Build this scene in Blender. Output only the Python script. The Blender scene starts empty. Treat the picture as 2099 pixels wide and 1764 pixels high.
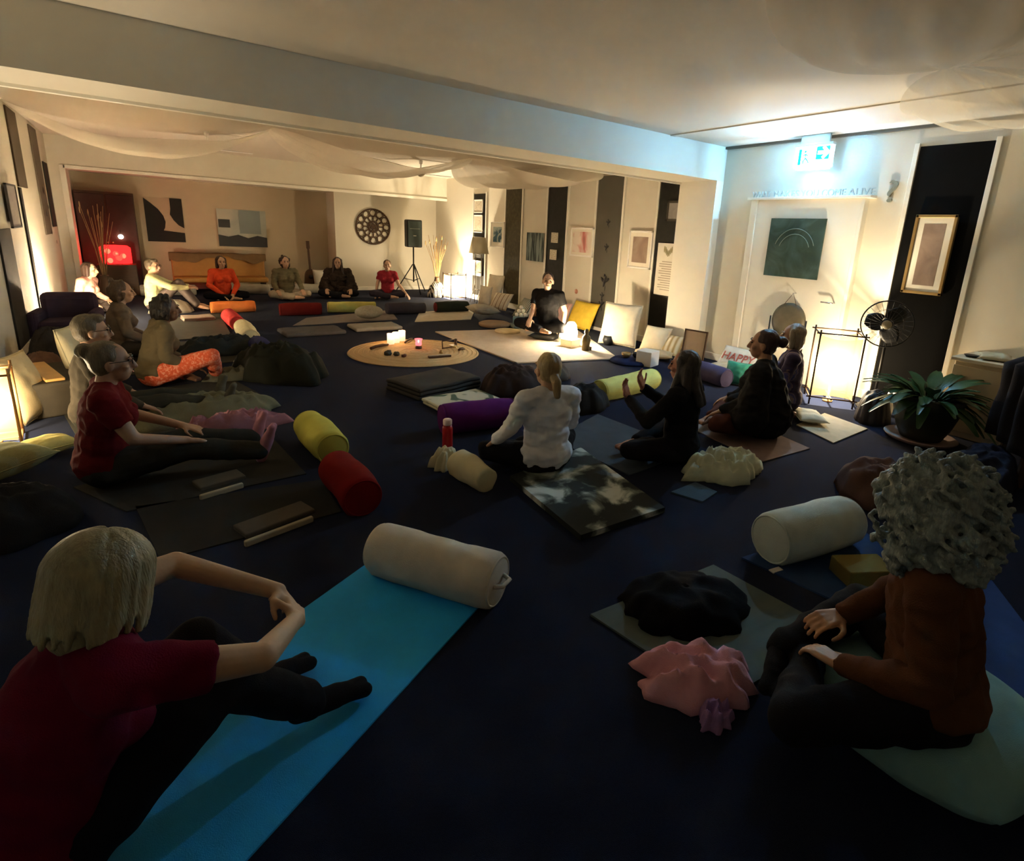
import bpy, bmesh, math, random
from mathutils import Vector, Matrix, noise, Quaternion, Euler
random.seed(7)
PI = math.pi
S = bpy.context.scene
COL = S.collection
# ------------------------------------------------------------------ camera
FPX, PCX, PCY, W, HH = 1126.6, 1127.2, 772.5, 2099, 1764
CAMH = 1.6
yw, pt, rl = math.radians(36.53), math.radians(14.41), math.radians(-3.10)
Fv = Vector((math.sin(yw)*math.cos(pt), math.cos(yw)*math.cos(pt), -math.sin(pt)))
Rv = Vector((math.cos(yw), -math.sin(yw), 0)); Dv = Fv.cross(Rv)
R2 = Rv*math.cos(rl) + Dv*math.sin(rl); D2 = -Rv*math.sin(rl) + Dv*math.cos(rl)
cam_d = bpy.data.cameras.new('camera'); cam = bpy.data.objects.new('camera', cam_d); COL.objects.link(cam)
cam_d.sensor_fit = 'HORIZONTAL'; cam_d.sensor_width = 36; cam_d.lens = 36*FPX/W
cam_d.shift_x = -(PCX-W/2)/W; cam_d.shift_y = (PCY-HH/2)/W
cam_d.clip_start = 0.05; cam_d.clip_end = 60
U = -D2
cam.matrix_world = Matrix(((R2.x, U.x, -Fv.x, 0), (R2.y, U.y, -Fv.y, 0), (R2.z, U.z, -Fv.z, CAMH), (0, 0, 0, 1)))
S.camera = cam
CAMP = Vector((0, 0, CAMH))
def ray(x, y): return R2*((x-PCX)/FPX) + D2*((y-PCY)/FPX) + Fv
def at(x, y, z=0.0):
    d = ray(x, y); return CAMP + d*((z-CAMH)/d.z)
def atx(x, y, X):
    d = ray(x, y); return CAMP + d*(X/d.x)
def aty(x, y, Y):
    d = ray(x, y); return CAMP + d*(Y/d.y)
# ------------------------------------------------------------------ world, exposure
wd = bpy.data.worlds.new('world'); S.world = wd; wd.use_nodes = True
wd.node_tree.nodes['Background'].inputs[0].default_value = (0.0, 0.0, 0.0, 1)
wd.node_tree.nodes['Background'].inputs[1].default_value = 0.0
S.view_settings.view_transform = 'Standard'; S.view_settings.look = 'None'
S.view_settings.exposure = 3.75; S.view_settings.gamma = 1.0; S.view_settings.use_curve_mapping = False
P_LANTERN = 10.5      # the paper lanterns
P_SIGN = 12.5         # lamp inside the exit sign
WARM = (1.0, 0.82, 0.55); COOL = (0.24, 0.62, 1.0)
# ------------------------------------------------------------------ materials
def nodes(name):
    m = bpy.data.materials.new(name); m.use_nodes = True
    return m, m.node_tree.nodes, m.node_tree.links, m.node_tree.nodes['Principled BSDF']
def mat(name, col, rough=0.85, var=0.12, scale=14.0, bump=0.25, bscale=220.0, metal=0.0, sheen=0.0, spec=0.3, emis=None, estr=0.0, stretch=None):
    m, n, l, b = nodes(name)
    tc = n.new('ShaderNodeTexCoord'); src = tc.outputs['Object']
    if stretch:
        mp = n.new('ShaderNodeMapping'); mp.inputs['Scale'].default_value = stretch; l.new(src, mp.inputs['Vector']); src = mp.outputs[0]
    nz = n.new('ShaderNodeTexNoise'); nz.inputs['Scale'].default_value = scale; nz.inputs['Detail'].default_value = 5; l.new(src, nz.inputs['Vector'])
    mx = n.new('ShaderNodeMix'); mx.data_type = 'RGBA'; mx.blend_type = 'MIX'
    c = Vector(col[:3])
    mx.inputs[6].default_value = (*[max(0, v*(1-var)) for v in c], 1); mx.inputs[7].default_value = (*[min(1, v*(1+var)) for v in c], 1)
    l.new(nz.outputs['Fac'], mx.inputs[0]); l.new(mx.outputs[2], b.inputs['Base Color'])
    b.inputs['Roughness'].default_value = rough; b.inputs['Metallic'].default_value = metal
    b.inputs['Specular IOR Level'].default_value = spec
    if sheen: b.inputs['Sheen Weight'].default_value = sheen
    if bump:
        n2 = n.new('ShaderNodeTexNoise'); n2.inputs['Scale'].default_value = bscale; n2.inputs['Detail'].default_value = 3; l.new(src, n2.inputs['Vector'])
        bp = n.new('ShaderNodeBump'); bp.inputs['Strength'].default_value = bump; bp.inputs['Distance'].default_value = 0.004
        l.new(n2.outputs['Fac'], bp.inputs['Height']); l.new(bp.outputs[0], b.inputs['Normal'])
    if emis:
        b.inputs['Emission Color'].default_value = (*emis, 1); b.inputs['Emission Strength'].default_value = estr
    return m
MC = {}
def cloth(col, **k):
    key = ('c', tuple(round(x, 3) for x in col), tuple(sorted(k.items())))
    if key not in MC:
        a = dict(rough=0.95, var=0.22, scale=9, bump=0.5, bscale=260, spec=0.1); a.update(k)
        MC[key] = mat('cloth', col, **a)
    return MC[key]
def plain(col, **k):
    key = ('p', tuple(round(x, 3) for x in col), tuple(sorted(k.items())))
    if key not in MC:
        a = dict(rough=0.5, var=0.06, scale=6, bump=0.05); a.update(k)
        MC[key] = mat('plain', col, **a)
    return MC[key]
def skinm(col):
    key = ('s', tuple(col))
    if key not in MC: MC[key] = mat('skin', col, rough=0.55, var=0.08, scale=18, bump=0.12, bscale=120, spec=0.35)
    return MC[key]
def hairm(col):
    key = ('h', tuple(col))
    if key not in MC: MC[key] = mat('hair', col, rough=0.5, var=0.5, scale=26, bump=1.0, bscale=60, spec=0.4, stretch=(3.2, 3.2, 0.5))
    return MC[key]
def ramp_mat(name, stops, scale=3.0, detail=4, distort=0.5, rough=0.8, tex='noise', stretch=None, const=False, bump=0.2, spec=0.2):
    m, n, l, b = nodes(name)
    tc = n.new('ShaderNodeTexCoord'); src = tc.outputs['Object']
    if stretch:
        mp = n.new('ShaderNodeMapping'); mp.inputs['Scale'].default_value = stretch; l.new(src, mp.inputs['Vector']); src = mp.outputs[0]
    if tex == 'noise':
        t = n.new('ShaderNodeTexNoise'); t.inputs['Detail'].default_value = detail; t.inputs['Distortion'].default_value = distort; out = t.outputs['Fac']
    elif tex == 'wave':
        t = n.new('ShaderNodeTexWave'); t.inputs['Distortion'].default_value = distort; t.inputs['Detail'].default_value = detail; out = t.outputs['Fac']
    elif tex == 'rings':
        t = n.new('ShaderNodeTexWave'); t.wave_type = 'RINGS'; t.rings_direction = 'Z'; t.inputs['Distortion'].default_value = distort; t.inputs['Detail'].default_value = detail; out = t.outputs['Fac']
    else:
        t = n.new('ShaderNodeTexVoronoi'); out = t.outputs['Distance']
    t.inputs['Scale'].default_value = scale; l.new(src, t.inputs['Vector'])
    r = n.new('ShaderNodeValToRGB'); l.new(out, r.inputs[0])
    if const: r.color_ramp.interpolation = 'CONSTANT'
    e = r.color_ramp.elements
    while len(e) < len(stops): e.new(0.5)
    for i, (p, c) in enumerate(stops): e[i].position = p; e[i].color = (*c, 1)
    l.new(r.outputs[0], b.inputs['Base Color']); b.inputs['Roughness'].default_value = rough; b.inputs['Specular IOR Level'].default_value = spec
    if bump:
        bp = n.new('ShaderNodeBump'); bp.inputs['Strength'].default_value = bump; bp.inputs['Distance'].default_value = 0.003
        l.new(out, bp.inputs['Height']); l.new(bp.outputs[0], b.inputs['Normal'])
    return m
def emit(name, col, st):
    m, n, l, b = nodes(name); b.inputs['Base Color'].default_value = (*col, 1)
    b.inputs['Emission Color'].default_value = (*col, 1); b.inputs['Emission Strength'].default_value = st
    return m
def shade_mat(name, col, transp=0.5, glow=0.6, gcol=None):
    """paper or fabric: partly see-through, partly translucent, a little self glow of the lit paper"""
    m = bpy.data.materials.new(name); m.use_nodes = True; n = m.node_tree.nodes; l = m.node_tree.links
    n.clear(); out = n.new('ShaderNodeOutputMaterial')
    tr = n.new('ShaderNodeBsdfTransparent'); tl = n.new('ShaderNodeBsdfTranslucent'); df = n.new('ShaderNodeBsdfDiffuse')
    for x in (tl, df): x.inputs[0].default_value = (*col, 1)
    m1 = n.new('ShaderNodeMixShader'); m1.inputs[0].default_value = 0.5; l.new(tl.outputs[0], m1.inputs[1]); l.new(df.outputs[0], m1.inputs[2])
    m2 = n.new('ShaderNodeMixShader'); m2.inputs[0].default_value = transp; l.new(m1.outputs[0], m2.inputs[1]); l.new(tr.outputs[0], m2.inputs[2])
    last = m2
    if glow:
        em = n.new('ShaderNodeEmission'); em.inputs[0].default_value = (*(gcol or col), 1); em.inputs[1].default_value = glow
        ad = n.new('ShaderNodeAddShader'); l.new(m2.outputs[0], ad.inputs[0]); l.new(em.outputs[0], ad.inputs[1]); last = ad
    l.new(last.outputs[0], out.inputs[0])
    return m
WALL = mat('wall_paint', (0.66, 0.62, 0.52), rough=0.9, var=0.03, scale=3, bump=0.08, bscale=90)
CEIL = mat('ceiling_paint', (0.62, 0.57, 0.49), rough=0.95, var=0.04, scale=2, bump=0.08, bscale=60)
TRIM = mat('trim_paint', (0.80, 0.77, 0.68), rough=0.6, var=0.02, bump=0.02)
TAUPE = mat('taupe_paint', (0.50, 0.42, 0.30), rough=0.9, var=0.04, scale=3, bump=0.06)
CARPET = mat('carpet', (0.0075, 0.0115, 0.030), rough=0.98, var=0.35, scale=120, bump=0.8, bscale=500, spec=0.05, sheen=0.03)
DARKP = mat('dark_textile', (0.016, 0.015, 0.012), rough=0.8, var=0.5, scale=12, bump=0.4, bscale=120)
BLACK = plain((0.012, 0.012, 0.013)); DKWOOD = mat('dark_wood', (0.06, 0.03, 0.015), rough=0.5, var=0.4, scale=8, stretch=(1, 1, 8))
WOOD = mat('wood', (0.35, 0.19, 0.07), rough=0.5, var=0.3, scale=5, stretch=(1, 6, 6))
GOLD = mat('gilt', (0.38, 0.25, 0.10), rough=0.35, metal=0.6, var=0.15, bump=0.1)
CHROME = plain((0.6, 0.6, 0.62), metal=0.9, rough=0.25)
WHITE = plain((0.8, 0.78, 0.74)); PAPER = plain((0.72, 0.68, 0.58), rough=0.9)
# ------------------------------------------------------------------ mesh helpers
def link(name, me, m, parent=None):
    o = bpy.data.objects.new(name, me); COL.objects.link(o)
    ms = m if isinstance(m, (list, tuple)) else [m]
    for x in ms: me.materials.append(x)
    if parent is not None: o.parent = parent
    return o
def obj(name, bm, m, parent=None, smooth=False, loc=None, rot=None):
    me = bpy.data.meshes.new(name); bm.normal_update(); bm.to_mesh(me); bm.free()
    if smooth: me.polygons.foreach_set('use_smooth', [True]*len(me.polygons))
    o = link(name, me, m, parent)
    if loc is not None: o.location = loc
    if rot is not None: o.rotation_euler = rot
    return o
def tag(o, label=None, cat=None, group=None, kind=None):
    if label: o['label'] = label
    if cat: o['category'] = cat
    if group: o['group'] = group
    if kind: o['kind'] = kind
    return o
def thing(name, label, cat, loc=(0, 0, 0), rz=0.0, group=None):
    o = bpy.data.objects.new(name, None); COL.objects.link(o); o.empty_display_size = 0.05
    o.location = loc; o.rotation_euler = (0, 0, rz)
    return tag(o, label, cat, group)
def struct(name, bm, m): return tag(obj(name, bm, m), kind='structure')
def dup(root, loc, rz=None, label=None, group=None):
    r = root.copy(); COL.objects.link(r); r.location = loc
    if rz is not None: r.rotation_euler = (0, 0, rz)
    if label: r['label'] = label
    if group: r['group'] = group
    for ch in list(root.children):
        c = ch.copy(); COL.objects.link(c); c.parent = r
        for g in list(ch.children):
            d = g.copy(); COL.objects.link(d); d.parent = c
    return r
def BM(): return bmesh.new()
def T(loc=(0, 0, 0), rot=(0, 0, 0), sc=(1, 1, 1)):
    return Matrix.Translation(loc) @ Euler(rot).to_matrix().to_4x4() @ Matrix.Diagonal((*sc, 1))
def bx(bm, lo, hi, bev=0.0, mt=None, mi=0):
    lo = Vector(lo); hi = Vector(hi); c = (lo+hi)/2; s = hi-lo
    b = bmesh.new(); bmesh.ops.create_cube(b, size=1.0, matrix=Matrix.Translation(c) @ Matrix.Diagonal((s.x, s.y, s.z, 1)))
    if bev > 0: bmesh.ops.bevel(b, geom=b.edges[:], offset=min(bev, min(s)*0.48), segments=3, profile=0.5, affect='EDGES')
    if mt is not None: b.transform(mt)
    merge(bm, b, mi); return bm
def merge(bm, b, mi=0):
    me = bpy.data.meshes.new('t')
    for f in b.faces: f.material_index = mi
    b.to_mesh(me); b.free(); bm.from_mesh(me); bpy.data.meshes.remove(me)
def tube(bm, pts, r, n=8, mi=0, closed=False, cap=True):
    pts = [Vector(p) for p in pts]; k = len(pts); rs = r if isinstance(r, (list, tuple)) else [r]*k
    rings = []; prev = None
    for i, p in enumerate(pts):
        if closed: t = pts[(i+1) % k]-pts[i-1]
        else: t = pts[min(i+1, k-1)]-pts[max(i-1, 0)]
        t.normalize() if t.length > 1e-9 else None
        if prev is None:
            a = Vector((0, 0, 1)) if abs(t.z) < 0.9 else Vector((1, 0, 0)); u = t.cross(a).normalized()
        else:
            u = prev - t*prev.dot(t); u = u.normalized() if u.length > 1e-6 else t.orthogonal().normalized()
        prev = u; v = t.cross(u)
        rings.append([bm.verts.new(p+(u*math.cos(2*PI*j/n)+v*math.sin(2*PI*j/n))*rs[i]) for j in range(n)])
    m = k if closed else k-1
    for i in range(m):
        A = rings[i]; B = rings[(i+1) % k]
        for j in range(n):
            f = bm.faces.new((A[j], A[(j+1) % n], B[(j+1) % n], B[j])); f.material_index = mi; f.smooth = True
    if not closed and cap:
        f = bm.faces.new(rings[0][::-1]); f.material_index = mi; f = bm.faces.new(rings[-1]); f.material_index = mi
    return bm
def lathe(bm, prof, n=32, mt=None, mi=0):
    b = bmesh.new(); rings = []
    for (r, z) in prof:
        if r < 1e-5: rings.append([b.verts.new((0, 0, z))])
        else: rings.append([b.verts.new((r*math.cos(2*PI*j/n), r*math.sin(2*PI*j/n), z)) for j in range(n)])
    for A, B in zip(rings, rings[1:]):
        for j in range(n):
            a0 = A[j % len(A)]; a1 = A[(j+1) % len(A)]; b0 = B[j % len(B)]; b1 = B[(j+1) % len(B)]
            vs = []
            for v in (a0, a1, b1, b0):
                if v not in vs: vs.append(v)
            if len(vs) > 2: f = b.faces.new(vs); f.smooth = True
    if len(rings[0]) > 1: b.faces.new(rings[0][::-1])
    if len(rings[-1]) > 1: b.faces.new(rings[-1])
    if mt is not None: b.transform(mt)
    merge(bm, b, mi); return bm
def ell(bm, c, r, rot=None, u=16, v=12, mi=0):
    b = bmesh.new(); M = Matrix.Translation(c)
    if rot is not None: M = M @ rot.to_4x4()
    r = (r, r, r) if isinstance(r, (int, float)) else r
    bmesh.ops.create_uvsphere(b, u_segments=u, v_segments=v, radius=1.0, matrix=M @ Matrix.Diagonal((*r, 1)))
    for f in b.faces: f.smooth = True
    merge(bm, b, mi); return bm
def cone(bm, a, ra, b_, rb, n=14, e0=True, e1=True):
    """rounded tapered limb from a to b"""
    a = Vector(a); b_ = Vector(b_); d = b_-a; L = d.length
    if L < 1e-6: return ell(bm, a, ra)
    pts, rs = [], []
    t = d/L
    if e0:
        for k in range(5): an = PI/2*(1-k/5); pts.append(a-t*ra*math.sin(an)); rs.append(max(ra*math.cos(an), ra*0.05))
    pts.append(a); rs.append(ra); pts.append(b_); rs.append(rb)
    if e1:
        for k in range(1, 6): an = PI/2*(k/5); pts.append(b_+t*rb*math.sin(an)); rs.append(max(rb*math.cos(an), rb*0.05))
    return tube(bm, pts, rs, n)
def fuse(bm, vox, smooth=3, disp=None):
    """one continuous skin over overlapping solids; returns a mesh"""
    me = bpy.data.meshes.new('f'); bm.to_mesh(me); bm.free()
    o = bpy.data.objects.new('f', me); COL.objects.link(o)
    r = o.modifiers.new('r', 'REMESH'); r.mode = 'VOXEL'; r.voxel_size = vox; r.adaptivity = 0.0
    if smooth:
        s = o.modifiers.new('s', 'SMOOTH'); s.iterations = smooth; s.factor = 0.6
    dg = bpy.context.evaluated_depsgraph_get(); dg.update()
    out = bpy.data.meshes.new_from_object(o.evaluated_get(dg))
    bpy.data.objects.remove(o); bpy.data.meshes.remove(me)
    if disp:
        nm = [v.normal.copy() for v in out.vertices]
        for v, n_ in zip(out.vertices, nm): v.co = v.co + n_*disp(v.co)
    out.materials.clear()
    out.polygons.foreach_set('use_smooth', [True]*len(out.polygons))
    return out
def fold(amp, fr=9.0, seed=0.0, st=(1, 1, 1)):
    def f(c):
        p = Vector((c.x*st[0], c.y*st[1], c.z*st[2]))*fr + Vector((seed, seed*1.7, 0))
        a = noise.noise(p); b = noise.noise(p*2.3+Vector((5, 1, 2)))
        return amp*((1-abs(a)*2.2)*0.6 + b*0.5)
    return f
# ------------------------------------------------------------------ people
def V(*a): return Vector(a)
def mirror(p): return Vector((-p.x, p.y, p.z))
POSES = {
 'cross': dict(kneR=V(.34, .26, .13), ankR=V(-.04, .34, .075), toeR=V(-.20, .40, .06), kneL=V(-.34, .24, .12), ankL=V(.03, .24, .07), toeL=V(.18, .31, .05)),
 'out':   dict(kneR=V(.13, .43, .17), ankR=V(.14, .84, .08), toeR=V(.17, .90, .24), kneL=V(-.11, .43, .16), ankL=V(-.12, .84, .08), toeL=V(-.16, .90, .24)),
 'hug':   dict(kneR=V(.11, .36, .46), ankR=V(.10, .60, .09), toeR=V(.12, .80, .03), kneL=V(-.11, .36, .46), ankL=V(-.10, .60, .09), toeL=V(-.12, .80, .03)),
 'kneel': dict(kneR=V(.16, .40, .08), ankR=V(.13, .02, .05), toeR=V(.12, -.14, .03), kneL=V(-.16, .40, .08), ankL=V(-.13, .02, .05), toeL=V(-.12, -.14, .03)),
}
def hand(bm, wr, d, nrm, side, curl=0.5, sc=1.0, spread=0.16):
    """palm and five separate fingers: wr wrist point, d direction of the palm, nrm normal of the back of the hand"""
    d = d.normalized(); nrm = (nrm-d*nrm.dot(d)).normalized(); s = d.cross(nrm)*side   # s points to the thumb
    P = lambda a, b, c=0: wr + d*(a*sc) + s*(b*sc) + nrm*(c*sc)
    for b in (-.030, -.010, .010, .030): cone(bm, P(.0, b*.55), .016*sc, P(.085, b), .0125*sc, 10)
    for i, (b, L) in enumerate(((-.031, .058), (-.011, .074), (.010, .080), (.031, .070))):
        q = P(.088, b); ang = curl*0.5; dd = (d + s*(b*spread*10)).normalized(); r = .0088*sc
        for k, fr in enumerate((.45, .31, .24)):
            ang2 = ang + curl*0.75*k
            e = q + (dd*math.cos(ang2) - nrm*math.sin(ang2))*(L*fr*sc)
            cone(bm, q, r, e, r*.93, 9); q = e; r *= .93
    q = P(.022, .030); e = q + (d*.55+s*.8-nrm*.2).normalized()*.038*sc; cone(bm, q, .013*sc, e, .0105*sc, 10)
    e2 = e + (d*.85+s*.25-nrm*.35).normalized()*.030*sc; cone(bm, e, .0105*sc, e2, .009*sc, 10)
    e3 = e2 + (d*.9-s*.1-nrm*.4).normalized()*.024*sc; cone(bm, e2, .009*sc, e3, .0078*sc, 10)
def person(loc, yaw, pose, label, skin=(.42, .24, .15), shirt=(.2, .2, .2), sleeve='short', pants=(.02, .02, .02), socks=None,
           hair=('short', (.03, .02, .015)), sc=1.0, w=1.0, lean=0.0, side=0.0, J=None, look=(0, 0), seat=0.0, vox=.009, group=None,
           glasses=False, shirt_mat=None, pants_mat=None, amp=.008, female=True, fing=0.4, hands=True, hn=None, hd=None, face=True, lift=0.0, twist=0.0, cape=False):
    rnd = (label.__hash__() % 97)*0.0 + len(label)*1.31 + loc[0]*3
    j = dict(hipR=V(.09, 0, .115), hipL=V(-.09, 0, .115))
    for k, v in POSES[pose].items(): j[k] = v.copy()
    up = dict(waist=V(0, .0, .27), chest=V(0, .005, .43), neck=V(0, -.01, .585), shR=V(.165*w, -.005, .548), shL=V(-.165*w, -.005, .548))
    hip = V(0, 0, .12)
    Rl = Euler((-lean, side, twist)).to_matrix()
    def bend(p, k=1.0):
        Rk = Euler((-lean*k, side*k, twist*k)).to_matrix(); return hip + Rk @ (p-hip)
    for k, v in up.items(): j[k] = bend(v, {'waist': .75, 'chest': .92}.get(k, 1.06))
    j['head'] = j['neck'] + Euler((-lean*.55, side*.5, 0)).to_matrix() @ V(0, .045, .155)
    arm = dict(elbR=V(.25, .07, .31), wriR=V(.24, .27, .20), elbL=V(-.25, .07, .31), wriL=V(-.24, .25, .20))
    j.update(arm)
    if J:
        for k, v in J.items(): j[k] = V(*v)
    seatv = V(0, 0, seat)
    for k in list(j):
        if not k.startswith(('ank', 'toe', 'kne')): j[k] = j[k]+seatv
        elif k.startswith('kne') and pose == 'cross': j[k] = j[k]+seatv*.5
    Rh = Euler((-look[0]-lean*.25, 0, look[1])).to_matrix()
    H = j['head']
    hp = lambda x, y, z: H + Rh @ V(x, y, z)
    n_arm = hn or {}
    def arms(bm, e=0.0, upto=1.0, fore=True, flat=False, handon=False, full=True):
        for s_, sg in (('R', 1), ('L', -1)):
            sh, el, wr = j['sh'+s_], j['elb'+s_], j['wri'+s_]
            if fore:
                cone(bm, sh, .050*w+e, el, .037+e); 
                cone(bm, el, .038+e, wr, .025+e*.8, e1=not flat)
            else: cone(bm, sh, .054*w+e, sh.lerp(el, upto), .046+e*1.3, e1=not flat)
            if handon:
                d = V(*hd[s_]) if hd and s_ in hd else (wr-el); nm = V(*n_arm[s_]) if s_ in n_arm else V(0, -.2, 1)
                hand(bm, wr, d, nm, -sg if False else (1 if sg < 0 else -1), fing)
    def torso(bm, e=0.0, low=True):
        pv = (j['hipR']+j['hipL'])/2
        ell(bm, pv+V(0, -.01, .03), (.165*w+e, .125+e, .115+e))
        Rt = Euler((-lean, side, twist)).to_matrix()
        ell(bm, j['waist'], (.140*w+e, .105+e, .15+e), Rt); ell(bm, j['chest'], (.158*w+e, .110+e, .165+e), Rt)
        cone(bm, pv+V(0, 0, .03), .115*w**.5+e, j['waist'], .105*w**.5+e); cone(bm, j['waist'], .105*w**.5+e, j['chest'], .108+e)
        cone(bm, j['shR'], .056+e, j['shL'], .056+e)
        for q in ('shR', 'shL'): cone(bm, j['neck']+V(0, 0, .005), .042+e*.6, j[q], .050+e)
        cone(bm, j['chest'], .10+e, j['neck']-(j['neck']-j['chest'])*.3, .075+e)
        if female:
            for sx in (-.065, .065): ell(bm, j['chest']+Rt @ V(sx, .085, -.01), .058+e)
    def legs(bm, e=0.0, foot=True, to=1.0):
        for s_ in 'RL':
            hp_, kn, an = j['hip'+s_], j['kne'+s_], j['ank'+s_]
            cone(bm, hp_, .085*w**.6+e, kn, .056+e)
            mid = kn.lerp(an, .3)
            cone(bm, kn, .055+e, mid, .054+e); cone(bm, mid, .054+e, an.lerp(kn, 1-to), (.034 if to == 1 else .045)+e)
            if foot: feet(bm, s_, e)
    def feet(bm, s_, e=0.0):
        an, to_ = j['ank'+s_], j['toe'+s_]; d = (to_-an); d = d.normalized()*.19
        heel = an - d*.22 + V(0, 0, -.012)
        cone(bm, heel, .032+e, an+d*.45, .035+e); cone(bm, an, .034+e, an+d*.6, .031+e)
        sd = d.cross(V(0, 0, 1)); sd = sd.normalized()*.018 if sd.length > 1e-4 else V(.018, 0, 0)
        for q in (-1, 1): cone(bm, an+d*.4, .026+e, an+d*.95+sd*q, .020+e)
    bm = BM(); torso(bm); legs(bm); arms(bm, handon=hands)
    cone(bm, j['neck']-V(0, 0, .03), .056, H+Rh @ V(0, -.025, -.06), .052)
    ell(bm, hp(0, -.012, .022), (.074, .094, .098), Rh, 20, 16); ell(bm, hp(0, .030, -.052), (.054, .060, .066), Rh)
    ell(bm, hp(0, .052, -.088), (.030, .026, .022), Rh)                       # chin
    cone(bm, hp(0, .086, .020), .010, hp(0, .108, -.028), .0155); ell(bm, hp(0, .098, -.030), (.019, .013, .010), Rh)  # nose
    for q in (-1, 1):
        ell(bm, hp(q*.078, -.012, -.012), (.011, .022, .033), Rh)              # ear
        ell(bm, hp(q*.040, .060, -.022), (.026, .022, .022), Rh)               # cheek
        ell(bm, hp(q*.030, .078, .030), (.024, .012, .008), Rh)                # brow
    ell(bm, hp(0, .086, -.060), (.022, .010, .010), Rh)
    me = fuse(bm, vox, 2)
    me.name = 'person'
    root = link('person', me, skinm(skin)); root.location = loc; root.rotation_euler = (0, 0, yaw); root.scale = (sc, sc, sc)
    tag(root, label, 'person', group)
    # clothes
    e = .016; b = BM(); torso(b, e)
    if sleeve == 'long': arms(b, .014, flat=True)
    elif sleeve == 'short': arms(b, .012, upto=.62, fore=False, flat=True)
    if cape:
        for q in (-1, 1):
            cone(b, j['shR' if q > 0 else 'shL'], .075, V(q*.24*w**.5, .02, .20+seat), .115*w**.5); cone(b, V(q*.24*w**.5, .02, .20+seat), .115, V(q*.17, .20, .17+seat), .08)
        cone(b, j['chest']+V(0, -.02, 0), .14*w**.5, V(0, -.05, .18+seat), .19*w**.5)
    sm = shirt_mat or cloth(shirt)
    m_ = fuse(b, max(vox, .009), 2, fold(amp, 8, rnd, (1, 1, 1.6))); link('shirt', m_, sm, root)
    b = BM(); legs(b, .014, foot=False, to=.93); pv = (j['hipR']+j['hipL'])/2; ell(b, pv+V(0, -.005, .0), (.178*w, .135, .118))
    m_ = fuse(b, max(vox, .009), 2, fold(amp, 7, rnd+3, (1, 1, 1))); link('trousers', m_, pants_mat or cloth(pants), root)
    if socks is not None:
        for s_ in 'RL':
            b = BM(); feet(b, s_, .005); cone(b, j['ank'+s_], .039, j['ank'+s_].lerp(j['kne'+s_], .25), .043, e1=False)
            link('sock', fuse(b, max(vox*.8, .007), 2), cloth(socks), root)
    # face
    if face:
        for q in (-1, 1):
            b = BM(); ell(b, hp(q*.031, .0815, .012), (.0135, .007, .0075), Rh, 10, 8); ob = obj('eye', b, plain((.03, .02, .015), rough=.2), root)
            b = BM(); tube(b, [hp(q*.014, .092, .034), hp(q*.030, .094, .040), hp(q*.048, .080, .034)], .0032, 6); obj('eyebrow', b, hairm(hair[1]), root)
        b = BM(); ell(b, hp(0, .0935, -.061), (.021, .006, .0055), Rh, 10, 8); obj('mouth', b, plain((skin[0]*.75, skin[1]*.4, skin[2]*.4)), root)
    if glasses:
        b = BM()
        for q in (-1, 1):
            tube(b, [hp(q*.034+.024*math.cos(a*PI/6), .100-abs(.024*math.cos(a*PI/6))*.1, .012+.019*math.sin(a*PI/6)) for a in range(12)], .0022, 6, closed=True)
            tube(b, [hp(q*.058, .096, .016), hp(q*.079, .05, .016), hp(q*.083, -.01, .010)], .002, 6)
        tube(b, [hp(-.011, .103, .016), hp(.011, .103, .016)], .002, 6)
        obj('glasses', b, BLACK, root)
    st, hc = hair[0], hair[1]
    if st:
        b = BM(); hm = hairm(hc); rr = random.Random(int(abs(rnd)*100))
        dsp = lambda c: .006*noise.noise(Vector((c.x*40, c.y*40, c.z*9)))
        hv = .007 if vox < .008 else .009
        ell(b, hp(0, -.032, .040), (.085, .095, .092), Rh, 20, 14)
        if st in ('short', 'crop'):
            ell(b, hp(0, -.050, .005), (.080, .070, .085), Rh)
            if st == 'short': ell(b, hp(0, .02, .095), (.062, .06, .035), Rh)
        if st in ('bob', 'long'):
            ell(b, hp(0, -.050, -.02), (.092, .075, .13), Rh)
            for q in (-1, 1): cone(b, hp(q*.066, -.01, .06), .034, hp(q*.078, -.005, -.085), .026)
        if st == 'long':
            for q in (-.065, -.02, .025, .065): cone(b, hp(q, -.055, .0), .044, j['chest']+V(q*1.35, -.135 if abs(q) < .05 else -.05, .06), .030)
            for q in (-1, 1): cone(b, hp(q*.075, .0, -.05), .030, j['chest']+V(q*.115, .07, .02), .024)
        if st == 'ponytail':
            cone(b, hp(0, -.10, -.02), .030, hp(0, -.135, -.055), .036); cone(b, hp(0, -.135, -.055), .036, hp(.005, -.15, -.15), .022)
            ell(b, hp(0, -.045, .0), (.080, .070, .085), Rh)
        if st == 'bun':
            ell(b, hp(0, -.045, .0), (.080, .070, .085), Rh); ell(b, hp(hair[2][0] if len(hair) > 2 else 0, hair[2][1] if len(hair) > 2 else -.13, hair[2][2] if len(hair) > 2 else .07), .045)
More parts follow.
